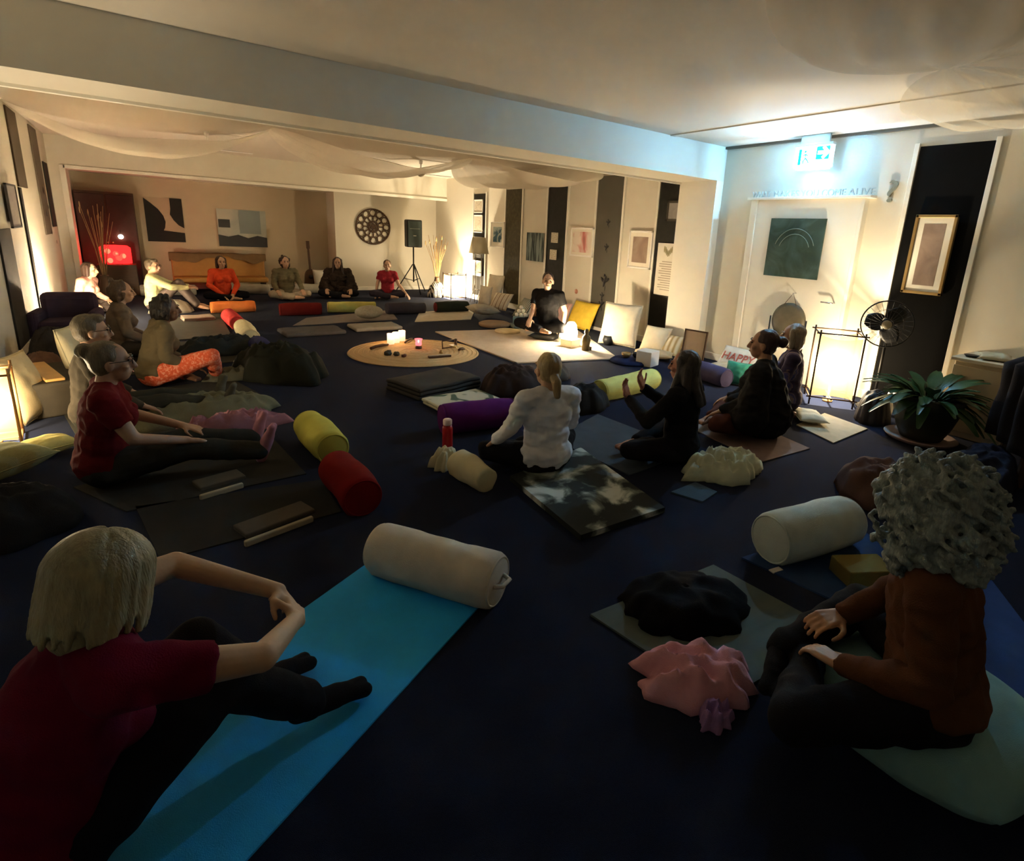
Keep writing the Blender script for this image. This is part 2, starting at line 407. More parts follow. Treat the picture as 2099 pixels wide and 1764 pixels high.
        if st == 'thick':
            ell(b, hp(0, -.030, .030), (.092, .102, .100), Rh); ell(b, hp(0, -.055, -.045), (.088, .080, .105), Rh)
            for q in range(150):
                a = rr.uniform(0, 2*PI); t0 = rr.uniform(.05, .9); y_ = math.sin(a); L_ = rr.uniform(.8, 1.25)
                if y_ > .72: continue
                pts = []
                for k in range(7):
                    f = t0+L_*k/6*1.0; f2 = min(f, 1.75)
                    rr_ = math.sin(min(f2, PI/2)); zz = math.cos(f2) if f2 < PI/2 else -(f2-PI/2)*1.3
                    c = V(.102*rr_*math.cos(a), -.030+.112*rr_*y_ - .010*max(0, -zz), .030+.106*zz - (.018*k if f > 1.4 else 0))
                    if zz < -.2 and c.y > .03: c.y = .03
                    pts.append(H+Rh @ c)
                tube(b, pts, [.010, .011, .011, .011, .010, .009, .007], 6)
            hv = .0050; dsp = lambda c: .0
        if st == 'messy':
            ell(b, hp(0, -.05, -.01), (.092, .082, .115), Rh)
            for q in range(26):
                a = rr.uniform(0, 2*PI); z = rr.uniform(-.10, .12); r_ = .09*math.sqrt(max(.05, 1-(z/.15)**2))
                c = V(r_*math.cos(a), -.035+min(.03, r_*math.sin(a)), .02+z)
                cone(b, H+Rh @ c, .024, H+Rh @ (c*1.10+V(0, 0, -.05)), .009)
        if st == 'curly':
            ell(b, hp(0, -.030, .02), (.152, .140, .150), Rh); ell(b, hp(0, -.06, -.09), (.150, .110, .11), Rh)
            for q in range(560):
                z = rr.uniform(-.19, .185); a = rr.uniform(0, 2*PI); R0 = .168*math.sqrt(max(.04, 1-((z+.01)/.20)**2))
                c = V(R0*math.cos(a)*1.0, -.035+R0*math.sin(a)*.98, z)
                if c.y > .055 and z < .05: continue
                c = c + V(rr.uniform(-.012, .012), rr.uniform(-.012, .012), rr.uniform(-.01, .01)); ax = rr.uniform(.012, .022)
                p0 = H+Rh @ c; k = rr.uniform(0, 6)
                tube(b, [p0+V(ax*math.cos(k+t_*1.3), ax*math.sin(k+t_*1.3), -.010*t_+.012) for t_ in range(6)], .0088, 6)
            hv = .0048; dsp = lambda c: 0.0
        link('hair', fuse(b, hv, 1, dsp), hm, root)
    return root
# ------------------------------------------------------------------ soft furnishings
def bolster(px, r, L, ang, label, col, group=None, z=0.0, cap=None, sag=.006, piping=True, m=None, tilt=0.0, handle=False, loc=None):
    """px: base point on the floor under the bolster's centre (world xy); axis turned by ang"""
    t = thing('yoga_bolster', label, 'bolster', (px[0], px[1], z), ang, group)
    b = BM(); prof = [(0, -L/2), (r*.80, -L/2), (r*.93, -L/2+r*.06), (r, -L/2+r*.22)]
    k = 14
    prof += [(r*(1+.035*math.sin(PI*i/k)), -L/2+r*.22+(L-r*.44)*i/k) for i in range(1, k)]
    prof += [(r, L/2-r*.22), (r*.93, L/2-r*.06), (r*.80, L/2), (0, L/2)]
    lathe(b, prof, 40)
    sd = px[0]*3+px[1]
    for v in b.verts:
        f = noise.noise(Vector((v.co.x*6+sd, v.co.y*6, v.co.z*4)))*sag*2 + noise.noise(Vector((v.co.x*14, v.co.y*14+sd, v.co.z*11)))*sag
        v.co += Vector((v.co.x, v.co.y, 0)).normalized()*f if Vector((v.co.x, v.co.y, 0)).length > .01 else Vector()
    b.transform(T((0, 0, r*.97), (0, PI/2, 0)))
    for v in b.verts:
        if v.co.z < .03: v.co.z = max(0.0, v.co.z*.5+.004)
    cm = m or cloth(col); obj('cover', b, cm, t, True)
    if piping:
        for s in (-1, 1):
            q = BM(); tube(q, [(s*(L/2-.004), r*.90*math.cos(a*PI/16), max(.008, r*.97+r*.90*math.sin(a*PI/16))) for a in range(32)], .0055, 6, closed=True)
            obj('piping', q, cm, t)
    if cap:
        q = BM(); lathe(q, [(0, 0), (r*.86, 0), (r*.86, .006), (0, .009)], 32, T((-L/2-.004, 0, r*.97), (0, -PI/2, 0))); obj('end_cap', q, cloth(cap), t)
    if handle:
        q = BM(); tube(q, [(L/2+.0, -.05, r), (L/2+.035, -.03, r), (L/2+.04, .03, r), (L/2+.0, .05, r)], .010, 6); obj('handle', q, cloth(handle if isinstance(handle, tuple) else col), t)
    return t
def bolster_px(a, b_, r, label, col, **k):
    """a, b_: image points of the two lower ends on the floor"""
    A = at(*a, r); B = at(*b_, r); c = (A+B)/2; d = B-A
    return bolster((c.x, c.y), r, d.length, math.atan2(d.y, d.x), label, col, **k)
def mat_quad(p, th, label, m, name='yoga_mat', cat='yoga mat', group=None, z=0.0, wave=.0, parts=True, world=False, cut=None):
    q = [Vector((*x[:2], 0)) if world else at(*x, z) for x in p]
    c = sum(q, Vector())/4; e = q[1]-q[0]; a = math.atan2(e.y, e.x)
    R = Matrix.Rotation(-a, 3, 'Z'); q = [R @ (x-c) for x in q]
    b = BM(); n = 18; g = {}
    for i in range(n+1):
        for k in range(n+1):
            u, v = i/n, k/n; P = (q[0]*(1-u)+q[1]*u)*(1-v) + (q[3]*(1-u)+q[2]*u)*v
            h = wave*(noise.noise(Vector((P.x*4+c.x, P.y*4, 1)))+.5) if wave else 0
            for s in (0, 1): g[i, k, s] = b.verts.new((P.x, P.y, (th+max(0, h)) if s else (max(0, h)*.9)))
    for i in range(n):
        for k in range(n):
            b.faces.new((g[i, k, 1], g[i+1, k, 1], g[i+1, k+1, 1], g[i, k+1, 1])); b.faces.new((g[i, k, 0], g[i, k+1, 0], g[i+1, k+1, 0], g[i+1, k, 0]))
        for kk, fl in ((0, 0), (n, 1)):
            vs = (g[i, kk, 0], g[i+1, kk, 0], g[i+1, kk, 1], g[i, kk, 1]); b.faces.new(vs[::-1] if fl else vs)
            vs = (g[kk, i, 0], g[kk, i, 1], g[kk, i+1, 1], g[kk, i+1, 0]); b.faces.new(vs[::-1] if fl else vs)
    bmesh.ops.recalc_face_normals(b, faces=b.faces[:])
    o = obj(name, b, m, loc=(c.x, c.y, z), rot=(0, 0, a)); return tag(o, label, cat, group)
def pillow_bm(w, h, t, p=2.4, wr=.006, seed=0, rd=0.0):
    b = BM(); n = 22; g = {}
    for s in (1, -1):
        for i in range(n+1):
            for k in range(n+1):
                u = 2*i/n-1; v = 2*k/n-1
                th = ((1-abs(u)**p)*(1-abs(v)**p))**.5
                pin = 1-.06*(1-abs(u*v))*0-.05*(abs(u)**2*(1-abs(v)**2)+abs(v)**2*(1-abs(u)**2))
                if s == -1 and (i in (0, n) or k in (0, n)): g[i, k, s] = g[i, k, 1]; continue
                ns = wr*noise.noise(Vector((u*3+seed, v*3, s)))
                g[i, k, s] = b.verts.new((u*w/2*pin*math.sqrt(1-rd*v*v/2), v*h/2*pin*math.sqrt(1-rd*u*u/2), s*th*t/2+ns*th))
        for i in range(n):
            for k in range(n):
                vs = [g[i, k, s], g[i+1, k, s], g[i+1, k+1, s], g[i, k+1, s]]
                try:
                    f = b.faces.new(vs if s > 0 else vs[::-1]); f.smooth = True
                except ValueError: pass
    return b
def pillow(loc, w, h, t, rot, label, m, name='cushion', cat='cushion', group=None, seed=0, piping=True):
    th = thing(name, label, cat, loc, 0, group); th.rotation_euler = rot
    obj('cover', pillow_bm(w, h, t, seed=seed), m, th)
    if piping:
        b = BM(); pts = []
        for s in range(40):
            a = s/40*4; k = int(a); f = a-k; c = [(-1, -1), (1, -1), (1, 1), (-1, 1), (-1, -1)]
            u = c[k][0]*(1-f)+c[k+1][0]*f; v = c[k][1]*(1-f)+c[k+1][1]*f
            pin = 1-.05*(abs(u)**2*(1-abs(v)**2)+abs(v)**2*(1-abs(u)**2)); pts.append((u*w/2*pin, v*h/2*pin, 0))
        tube(b, pts, .004, 5, closed=True); obj('piping', b, m, th)
    return th
def leaning(px_, w, h, t, back, rz, **k):
    """a pillow standing on its lower edge and leaning back by 'back' from upright; px_ = base point"""
    z = (h/2)*math.cos(back) + t*.12*math.sin(back)
    R = Euler((PI/2-back, 0, rz)).to_matrix(); off = R @ Vector((0, h/2, 0))
    b = Vector((px_[0], px_[1], k.pop('z0', 0.012)))
    return pillow(b+off, w, h, t, (PI/2-back, 0, rz), **k)
def heap(loc, rx, ry, h, rz, label, m, name='blanket', cat='blanket', seed=0.0, amp=.05, fr=7, group=None, ragged=.12, n=56, ridge=1.0):
    b = BM(); g = []; 
    top = b.verts.new((0, 0, h))
    rings = 22
    for i in range(1, rings+1):
        f = i/rings; row = []
        for k in range(n):
            a = 2*PI*k/n; d = Vector((math.cos(a), math.sin(a), 0))
            rag = 1+ragged*noise.noise(Vector((d.x*2.2+seed, d.y*2.2, .3)))*2*f + ragged*.5*noise.noise(Vector((d.x*7+seed, d.y*7, .9)))*f
            x, y = d.x*rx*f*rag, d.y*ry*f*rag
            z = h*(1-f**3.2)**.75
            r_ = noise.noise(Vector((x*fr+seed, y*fr*1.3, seed))); r2 = noise.noise(Vector((x*fr*2.4, y*fr*2.4+seed, 2)))
            z += ((1-abs(r_)*2.6)*.6*ridge + r2*.6)*amp*min(1, (1-f)*4+.15)
            row.append(b.verts.new((x, y, max(z, .004))))
        g.append(row)
    for k in range(n): b.faces.new((top, g[0][k], g[0][(k+1) % n]))
    for A, B in zip(g, g[1:]):
        for k in range(n): b.faces.new((A[k], B[k], B[(k+1) % n], A[(k+1) % n]))
    low = [b.verts.new((v.co.x*.97, v.co.y*.97, 0)) for v in g[-1]]
    for k in range(n): b.faces.new((g[-1][k], low[k], low[(k+1) % n], g[-1][(k+1) % n]))
    b.faces.new(low[::-1])
    o = obj(name, b, m, None, True, loc=(loc[0], loc[1], loc[2] if len(loc) > 2 else 0), rot=(0, 0, rz)); return tag(o, label, cat, group)
def folded(c, L, Wd, n, th, rz, label, m, name='folded_blanket', cat='blanket', group=None, seed=0, z=0.0, m2=None):
    """a folded blanket: soft layers joined along a rounded fold"""
    b = BM(); rr = random.Random(seed)
    for i in range(n):
        dx, dy = rr.uniform(-.012, .012), rr.uniform(-.012, .012); q = BM()
        bx(q, (-L/2+dx, -Wd/2+dy, 0), (L/2+dx, Wd/2+dy, th), th*.45)
        bmesh.ops.subdivide_edges(q, edges=[e for e in q.edges if e.calc_length() > .15], cuts=6, use_grid_fill=True)
        for v in q.verts: v.co.z += i*th*.97 + (noise.noise(Vector((v.co.x*5+seed, v.co.y*5, 0)))*.012 if v.co.z > .004 or i else 0)*(i+1)/n
        merge(b, q, 0)
    for s in range(0, n-1, 2): tube(b, [(L/2-.004, -Wd/2+.02, (s+1)*th), (L/2-.004, Wd/2-.02, (s+1)*th)], th*.9, 8)
    mn = min(v.co.z for v in b.verts)
    for v in b.verts: v.co.z = max(0.0, v.co.z)
    o = obj(name, b, m, None, True, loc=(c[0], c[1], z), rot=(0, 0, rz)); return tag(o, label, cat, group)
def block(c, s, rz, label, m, name='yoga_block', cat='yoga block', group=None, z=0.0):
    b = BM(); bx(b, (-s[0]/2, -s[1]/2, 0), (s[0]/2, s[1]/2, s[2]), .008)
    return tag(obj(name, b, m, loc=(c[0], c[1], z), rot=(0, 0, rz)), label, cat, group)
# ------------------------------------------------------------------ the room
XL, XR, ZC = -1.2, 6.47, 2.86
YN, YB0, YB1, YH, YD, YA = -3.2, 5.03, 5.67, 13.6, 14.25, 14.95
struct('floor', bx(BM(), (XL-.2, YN-.2, -.12), (XR+.2, YA+.2, 0)), CARPET)
struct('ceiling', bx(BM(), (XL-.2, YN-.2, ZC), (XR+.2, YA+.2, ZC+.12)), CEIL)
struct('wall_left', bx(BM(), (XL-.15, YN, 0), (XL, YA, ZC)), WALL)
struct('wall_right', bx(BM(), (XR, YN, 0), (XR+.15, YA, ZC)), WALL)
struct('wall_near', bx(BM(), (XL, YN-.15, 0), (XR, YN, ZC)), WALL)
struct('wall_back', bx(BM(), (XL, YA, 0), (XR, YA+.15, ZC)), TAUPE)
struct('wall_alcove', bx(BM(), (3.84, YD, 0), (XR, YA, 2.40)), WALL)
b = BM(); bx(b, (XL, YH, 2.34), (XR, YA, ZC)); struct('wall_header', b, WALL)
b = BM(); bx(b, (XL, YH, 0), (-1.0, YA, 2.34)); struct('wall_jamb', b, WALL)
b = BM(); bx(b, (-1.0, YH-.03, 2.31), (XR-.0, YH+.02, 2.37), .006); bx(b, (-1.05, YH-.03, 0), (-.97, YH+.02, 2.37), .006); struct('trim_1', b, TRIM)
b = BM(); bx(b, (XL, YB0, 2.43), (XR, YB1, ZC)); struct('trim_beam', b, WALL)
b = BM(); bx(b, (6.33, YB0, 0), (XR, YB1, 2.43)); struct('trim_pilaster', b, TRIM)
b = BM(); bx(b, (XL, YB1-.02, 2.405), (XR, YB1+.03, 2.44), .004); struct('trim_2', b, TRIM)
b = BM(); bx(b, (XR-.02, -3.1, 0), (XR, YB0, .10), .004); bx(b, (XR-.02, YB1, 0), (XR, YD, .10), .004); struct('baseboard_right', b, TRIM)
b = BM(); bx(b, (XL, YN, 0), (XL+.02, YH, .10), .004); struct('baseboard_left', b, TRIM)
b = BM(); bx(b, (3.84, YD-.02, 0), (XR, YD, .09), .004); bx(b, (-1, YA-.02, 0), (3.84, YA, .09), .004); struct('baseboard_back', b, TRIM)
# ceiling seam battens and cornice line of the near room
b = BM(); bx(b, (XR-.045, YN, ZC-.03), (XR, YB0, ZC)); struct('trim_3', b, plain((.10, .09, .07)))
b = BM(); bx(b, (5.35, YN, ZC-.012), (5.42, YB0, ZC), .003); struct('trim_4', b, CEIL)
# the wide white door with its raised frame on the right wall
b = BM(); bx(b, (6.37, 3.07, 0), (XR, 4.46, 2.17), .008); struct('door_1', b, TRIM)
b = BM(); bx(b, (6.35, 4.38, 0), (6.40, 4.47, 2.20), .004); bx(b, (6.35, 3.06, 0), (6.40, 3.10, 2.20), .004); bx(b, (6.33, 3.0, 2.17), (6.47, 4.52, 2.20), .004)
o = obj('door_frame', b, TRIM, bpy.data.objects['door_1'])
b = BM(); tube(b, [(6.37, 3.2, 1.02), (6.32, 3.2, 1.02), (6.31, 3.22, 1.02), (6.31, 3.33, 1.02)], .009, 8); obj('door_handle', b, CHROME, bpy.data.objects['door_1'])
# dark textile panels on the long right wall
def panel(y0, y1, z0, z1, label, X=None, m=DARKP, left=False, fr=True):
    x0, x1 = (XR-.022, XR) if not left else (XL, XL+.022)
    t = thing('wall_panel', label, 'wall panel', ((x0+x1)/2, (y0+y1)/2, z0), 0, 'dark fabric panels on the left wall' if left else 'dark panels on the right wall')
    h = z1-z0; w = (y1-y0)/2
    obj('fabric', bx(BM(), (-.010, -w, 0), (.008, w, h), .002), m, t)
    if fr:
        for s in (-1, 1): obj('side_strip', bx(BM(), (-.020, s*(w+.03)-.022, -.1 if z0 > .1 else 0), (.010, s*(w+.03)+.022, h+.03), .003), TRIM, t)
    return t
DECOR = ramp_mat('dark_botanical', [(0.0, (.020, .019, .016)), (.58, (.028, .026, .021)), (.66, (.07, .065, .05)), (1, (.10, .095, .075))], 7, 3, 1.5)
OLIVE = ramp_mat('moss_panel', [(0, (.030, .026, .014)), (.5, (.055, .048, .026)), (1, (.11, .095, .055))], 16, 8, 0, tex='noise')
GREYP = ramp_mat('grey_panel', [(0, (.07, .066, .052)), (1, (.11, .10, .08))], 1.5, 3, .3)
panel(5.55, 6.15, .06, 2.62, 'dark wall panel nearest the beam with a paper poster and small frame on it')
panel(6.97, 7.60, .06, 2.62, 'grey fading wall panel with black bird decals down its middle', m=GREYP)
panel(8.46, 9.06, .06, 2.62, 'dark wall panel behind the man, two small cards on it')
panel(10.0, 10.62, .12, 2.50, 'mottled olive wall panel left of the tall tree print', m=OLIVE)
panel(11.52, 12.08, .12, 2.45, 'narrow dark wall panel behind a column of four framed sheets')
panel(2.04, 2.66, .06, 2.66, 'black wall panel behind the standing fan and gilt framed picture', m=mat('black_textile', (.005, .005, .005), rough=.95, spec=.05, bump=.3))
panel(12.8, 13.3, 1.3, 2.35, 'dark strip high on the left wall nearest the corner', left=True, fr=False)
panel(9.92, 10.62, 1.85, 2.80, 'brown fabric panel high on the left wall nearest the beam', left=True, fr=False, m=mat('brown_textile', (.10, .075, .05), bump=.4))
panel(11.78, 12.5, 1.2, 2.80, 'long brown panel on the left wall with black flower decals', left=True, fr=False, m=mat('brown_textile', (.14, .11, .08), bump=.4))
panel(8.05, 8.75, .10, 1.36, 'dark grey panel low on the left wall under a grey picture', left=True, fr=False)
panel(9.9, 10.05, .3, 1.84, 'thin dark strip hanging below the brown panel on the left wall', left=True, fr=False)
# bird and flower decals
def blot(Y, Z, s, label, X, n=7, seed=1, group=None, nm='wall_decal', cat='decal'):
    b = BM(); rr = random.Random(seed)
    for k in range(n):
        a = 2*PI*k/n+rr.uniform(-.2, .2); L = s*rr.uniform(.6, 1.0)
        ell(b, (0, math.cos(a)*L*.5, math.sin(a)*L*.5), (.002, L*.42, L*.17), Euler((a, 0, 0)).to_matrix(), 10, 6)
    ell(b, (0, 0, 0), (.004, s*.25, s*.25), None, 10, 6)
    return tag(obj(nm, b, BLACK, loc=(X, Y, Z)), label, cat, group)
for i, (y, z, s) in enumerate(((12.15, 1.87, .085), (12.4, 1.62, .05), (12.05, 1.52, .08), (12.5, 1.35, .04), (12.3, 1.22, .05), (12.75, 1.05, .045))):
    blot(y, z, s, ['black flower decal on the left wall, topmost', 'small black bud decal just under the topmost flower', 'second large black flower decal on the left wall', 'tiny black bud under the second large flower', 'black sprig decal below the large left wall flowers', 'lowest black flower decal on the left wall'][i], XL+.03, seed=i, group='black flower decals on the left wall')
def bird(Y, Z, s, label, seed):
    b = BM(); ell(b, (0, 0, 0), (.004, s*.16, s*.5), Euler((.3, 0, 0)).to_matrix(), 10, 8)
    for q in (-1, 1): ell(b, (0, q*s*.28, s*.12), (.003, s*.30, s*.13), Euler((q*.6, 0, 0)).to_matrix(), 10, 6)
    ell(b, (0, s*.05, s*.5), (.004, s*.12, s*.12), None, 8, 6); ell(b, (0, -.02, -s*.55), (.003, s*.05, s*.25), None, 8, 6)
    return tag(obj('bird_decal', b, BLACK, loc=(XR-.027, Y, Z)), label, 'decal', 'black bird decals on the grey panel')
for (y, z, s, lb) in ((7.28, 1.86, .10, 'topmost black bird decal on the grey wall panel'), (7.28, 1.45, .11, 'second black bird decal from the top on the grey panel'), (7.26, .88, .21, 'large dark bird decal halfway down the grey panel'), (7.30, .62, .11, 'small bird decal just under the large one'), (7.30, .48, .15, 'lowest black bird decal on the grey wall panel')): bird(y, z, s, lb, 1)
# ------------------------------------------------------------------ pictures
def picture(plane, y0, y1, z0, z1, label, art, fm=None, fw=.02, matb=0.0, name='framed_picture', cat='picture', depth=.025, group=None, lean=0.0, off=0.0):
    """plane 'R' right wall, 'L' left wall, ('B', Y) back wall; y0..y1 along the wall"""
    w, h = abs(y1-y0), z1-z0; c = (y0+y1)/2
    if plane == 'R': loc, rz = (XR-.024-off, c, z0), -PI/2
    elif plane == 'L': loc, rz = (XL+.024+off, c, z0), PI/2
    elif plane == 'D': loc, rz = (6.368, c, z0), -PI/2
    else: loc, rz = (c, plane[1], z0), 0
    t = thing(name, label, cat, loc, rz, group)
    if lean: t.rotation_euler = (lean, 0, rz)
    # local: x along wall, -y towards the room
    obj('artwork', bx(BM(), (-w/2+fw*.8+matb, -depth*.62-(.001 if matb else 0), fw*.8+matb), (w/2-fw*.8-matb, -depth*.3, h-fw*.8-matb)), art, t)
    if matb: obj('mount', bx(BM(), (-w/2+fw*.6, -depth*.60, fw*.6), (w/2-fw*.6, -depth*.2, h-fw*.6)), PAPER, t)
    if fm:
        b = BM()
        for (lo, hi) in (((-w/2, 0), (w/2, fw)), ((-w/2, h-fw), (w/2, h)), ((-w/2, 0), (-w/2+fw, h)), ((w/2-fw, 0), (w/2, h))):
            bx(b, (lo[0], -depth, lo[1]), (hi[0], 0, hi[1]), .004)
        obj('frame', b, fm, t)
    return t
ART_LAND = ramp_mat('art_pink', [(0, (.75, .70, .62)), (.45, (.70, .62, .55)), (.55, (.55, .16, .14)), (.62, (.20, .17, .15)), (1, (.72, .68, .6))], 2.3, 3, .6)
ART_FOR = ramp_mat('art_forest', [(0, (.008, .012, .014)), (.45, (.02, .03, .03)), (.55, (.16, .2, .19)), (1, (.35, .4, .38))], 3, 3, .4, stretch=(5, 1, .5))
ART_BLUE = ramp_mat('art_blue', [(0, (.10, .22, .26)), (.45, (.05, .10, .14)), (.52, (.35, .42, .40)), (1, (.65, .62, .52))], 5, 4, 1)
ART_SEPIA = ramp_mat('art_sepia', [(0, (.12, .08, .06)), (.45, (.24, .17, .13)), (1, (.42, .33, .26))], 4, 4, 1)
ART_BR = ramp_mat('art_brown', [(0, (.45, .38, .30)), (.5, (.26, .18, .14)), (1, (.10, .06, .05))], 3, 4, 1)
ART_GREEN = ramp_mat('art_green', [(0, (.022, .045, .040)), (.4, (.035, .060, .045)), (.6, (.06, .10, .085)), (1, (.10, .15, .13))], 2.2, 6, 2.0)
ART_GREY = ramp_mat('art_grey', [(0, (.22, .20, .19)), (1, (.4, .37, .34))], 8, 4, 1)
ART_TEXT = ramp_mat('printed_sheet', [(0, (.62, .56, .45)), (.52, (.60, .54, .43)), (.56, (.40, .34, .25)), (1, (.5, .43, .32))], 30, 2, .2, stretch=(1, 1, 3))
t = picture('R', 6.20, 6.72, 1.16, 1.75, 'white framed brown landscape print between bird panel and poster panel', ART_BR, WHITE, .03, .07)
t = picture('R', 7.62, 8.27, 1.26, 1.77, 'white framed picture of a tree and a pink patch beside the bird panel', ART_LAND, WHITE, .03, .05)
t = picture('R', 9.14, 9.74, 1.08, 1.64, 'unframed dark forest print just left of the two small cards', ART_FOR, None, .0, .0, name='canvas_print')
t = picture('R', 10.64, 11.22, 1.29, 1.83, 'pale print of a blue tree next to the column of four sheets', ART_BLUE, WHITE, .02, .09)
for (y0, y1, z0, z1, l) in ((8.66, 8.88, 1.47, 1.66, 'upper of two small cream cards on the dark panel behind the man'), (8.68, 8.90, 1.15, 1.34, 'lower of two small cream cards on the dark panel behind the man')):
    picture('R', y0, y1, z0, z1, l, ART_TEXT, None, 0, 0, name='small_card', cat='card', depth=.012, group='two cards on the dark panel', off=.012)
for (z0, z1, l) in ((2.02, 2.32, 'topmost of four framed sheets stacked on the narrow panel'), (1.58, 1.98, 'second framed sheet from the top on the narrow panel'), (1.10, 1.48, 'third framed sheet from the top on the narrow panel'), (.58, .94, 'lowest of four framed sheets stacked on the narrow panel')):
    picture('R', 11.60, 12.02, z0, z1, l, ART_TEXT, WHITE, .02, .03, group='four framed sheets in a column', off=.012)
t = picture('R', 5.70, 5.95, 1.90, 2.19, 'small dim framed picture high on the dark panel nearest the beam', ART_GREY, mat('dull_frame', (.06, .05, .04)), .03, 0, off=.012)
# printed poster on the panel
t = picture('R', 5.64, 6.07, .80, 1.58, 'cream paper poster of printed lines on the panel nearest the beam', PAPER, None, 0, 0, name='paper_poster', cat='poster', depth=.01, off=.012)
b = BM()
for k in range(13):
    wl = .30 if k % 3 else .2; bx(b, (-wl/2, -.0085, .08+k*.035), (wl/2, -.0055, .092+k*.035))
obj('printed_lines', b, plain((.32, .27, .20)), t)
b = BM()
for k in range(7): ell(b, (.025*(k-3), -.007, .66+.03*math.cos(k)), (.012, .002, .05), None, 8, 6)
obj('printed_picture', b, plain((.30, .26, .12)), t)
# gilt frame on black panel: tall
t = picture('R', 2.18, 2.55, 1.22, 2.0, 'tall gilt framed sepia picture above the standing fan', ART_SEPIA, GOLD, .028, .065, depth=.04, off=.012)
t = picture('D', 3.44, 4.14, 1.26, 1.95, 'square dark green canvas under the exit sign on the white door', ART_GREEN, None, 0, 0, name='green_canvas', cat='painting', depth=.05)
b = BM()
for r_ in (.20, .26): tube(b, [(r_*math.cos(a), -.034, .30+r_*1.05*math.sin(a)) for a in [PI*.1+PI*.8*i/20 for i in range(21)]], .004, 5)
obj('painted_arc', b, plain((.16, .22, .19)), t)
picture('L', 8.76, 9.38, 1.36, 1.85, 'grey framed picture on the left wall at the photo edge', ART_GREY, mat('grey_frame', (.12, .11, .10)), .02, 0)
# posters on the alcove's back wall
ART_BW = plain((.42, .34, .24), rough=.8); t = picture(('B', YA-.003), .12, .80, 1.03, 1.95, 'black and cream abstract poster, left of the two on the alcove wall', ART_BW, None, 0, 0, name='poster', cat='poster', depth=.03)
b = BM()
def flat(pts, th=.004, y=-.0215):
    vs = [b.verts.new((p[0], y, p[1])) for p in pts]; vt = [b.verts.new((p[0], y-th, p[1])) for p in pts]; n = len(pts)
    b.faces.new(vs); b.faces.new(vt[::-1])
    for i in range(n): b.faces.new((vs[i], vs[(i+1) % n], vt[(i+1) % n], vt[i]))
flat([(-.34, 0), (-.34, .90), (-.22, .80), (-.10, .68), (-.02, .55), (.01, .42), (-.01, .30), (-.04, .24), (.34, .20), (.34, 0)])
flat([(.12, .92), (.34, .92), (.34, .30), (.24, .36), (.16, .46), (.10, .58), (.12, .7)])
bmesh.ops.recalc_face_normals(b, faces=b.faces[:]); obj('painted_shape', b, plain((.012, .011, .010), rough=.8), t)
t = picture(('B', YA-.003), 1.44, 2.44, .97, 1.80, 'pale blue and white misty photo print, right of the two alcove posters', ramp_mat('art_mist', [(0, (.22, .26, .25)), (.5, (.38, .40, .36)), (1, (.62, .58, .48))], 2.2, 3, .5), None, 0, 0, name='poster', cat='poster', depth=.03)
b = BM(); flat([(-.50, .0), (-.5, .26), (-.3, .22), (-.1, .27), (.1, .20), (.3, .26), (.5, .22), (.5, 0)]); flat([(-.48, .42), (-.48, .60), (-.25, .60), (-.25, .42)])
bmesh.ops.recalc_face_normals(b, faces=b.faces[:]); obj('dark_shoreline', b, plain((.035, .04, .045)), t)
b = BM(); flat([(-.06, .30), (-.06, .82), (.38, .82), (.38, .30)], .003); bmesh.ops.recalc_face_normals(b, faces=b.faces[:]); obj('grey_column', b, plain((.20, .24, .24)), t)
# letters over the door
LET = plain((.50, .51, .46), rough=.6)
def text(s, size, loc, rot, m, name, label, cat, parent=None, ext=.01, xs=1.0, align='LEFT', shear=0):
    c = bpy.data.curves.new(name, 'FONT'); c.body = s; c.size = size; c.extrude = ext; c.align_x = align; c.shear = shear
    o0 = bpy.data.objects.new(name, c); COL.objects.link(o0); bpy.context.view_layer.update()
    me = bpy.data.meshes.new_from_object(o0.evaluated_get(bpy.context.evaluated_depsgraph_get())); bpy.data.objects.remove(o0)
    me.materials.clear(); o = link(name, me, m, parent); o.location = loc; o.rotation_euler = rot; o.scale = (xs, 1, 1)
    if label: tag(o, label, cat)
    return o
y = 4.50
for wd_, g in (('WHAT', .30), ('MAKES', .36), ('YOU', .25), ('COME', .31), ('ALIVE', .32)):
    t = text(wd_, .105, (6.395, y, 2.203), (PI/2, 0, -PI/2), LET, 'word', 'white standing letters spelling %s over the white door' % wd_, 'letters', ext=.008)
    bpy.context.view_layer.update(); k = (g-.035)/max(.01, t.dimensions.x); t.scale = (k, 1, 1); y -= g
text('?', .32, (6.458, 2.93, 2.13), (PI/2, 0, -PI/2), mat('grey_green', (.22, .23, .18)), 'question_mark', 'large grey green question mark standing at the end of the words', 'letters', ext=.010)
bpy.data.objects['question_mark'].scale = (1.35, 1, 1)
# exit sign
t = thing('exit_sign', 'glowing green and white emergency exit sign hanging over the door', 'exit sign', (6.30, 3.70, 2.51))
obj('housing', bx(bx(BM(), (-.035, -.225, .225), (.035, .225, .255), .004), (-.015, -.17, .255), (.015, .17, .35), .003), plain((.4, .45, .45)), t)
gl = shade_mat('sign_white', (.9, .97, 1.0), .35, .20, (.75, .95, 1.0)); gg = emit('sign_green', (.0, .42, .50), .075)
obj('back_plate', bx(BM(), (.029, -.22, -.004), (.036, .22, .225)), plain((.4, .45, .45)), t)
obj('light_panel', bx(BM(), (-.028, -.21, 0), (.028, .21, .225), .003), gl, t)
b = BM()
bx(b, (-.033, -.20, .075), (-.029, -.045, .215)); obj('green_field', b, gg, t)     # right half in the photo
b = BM(); bx(b, (-.033, .13, .03), (-.029, .165, .20)); obj('green_bar', b, gg, t)
b = BM(); aw = emit('sign_arrow', (.9, 1, 1), .12)
bx(b, (-.037, -.185, .128), (-.033, -.065, .168))
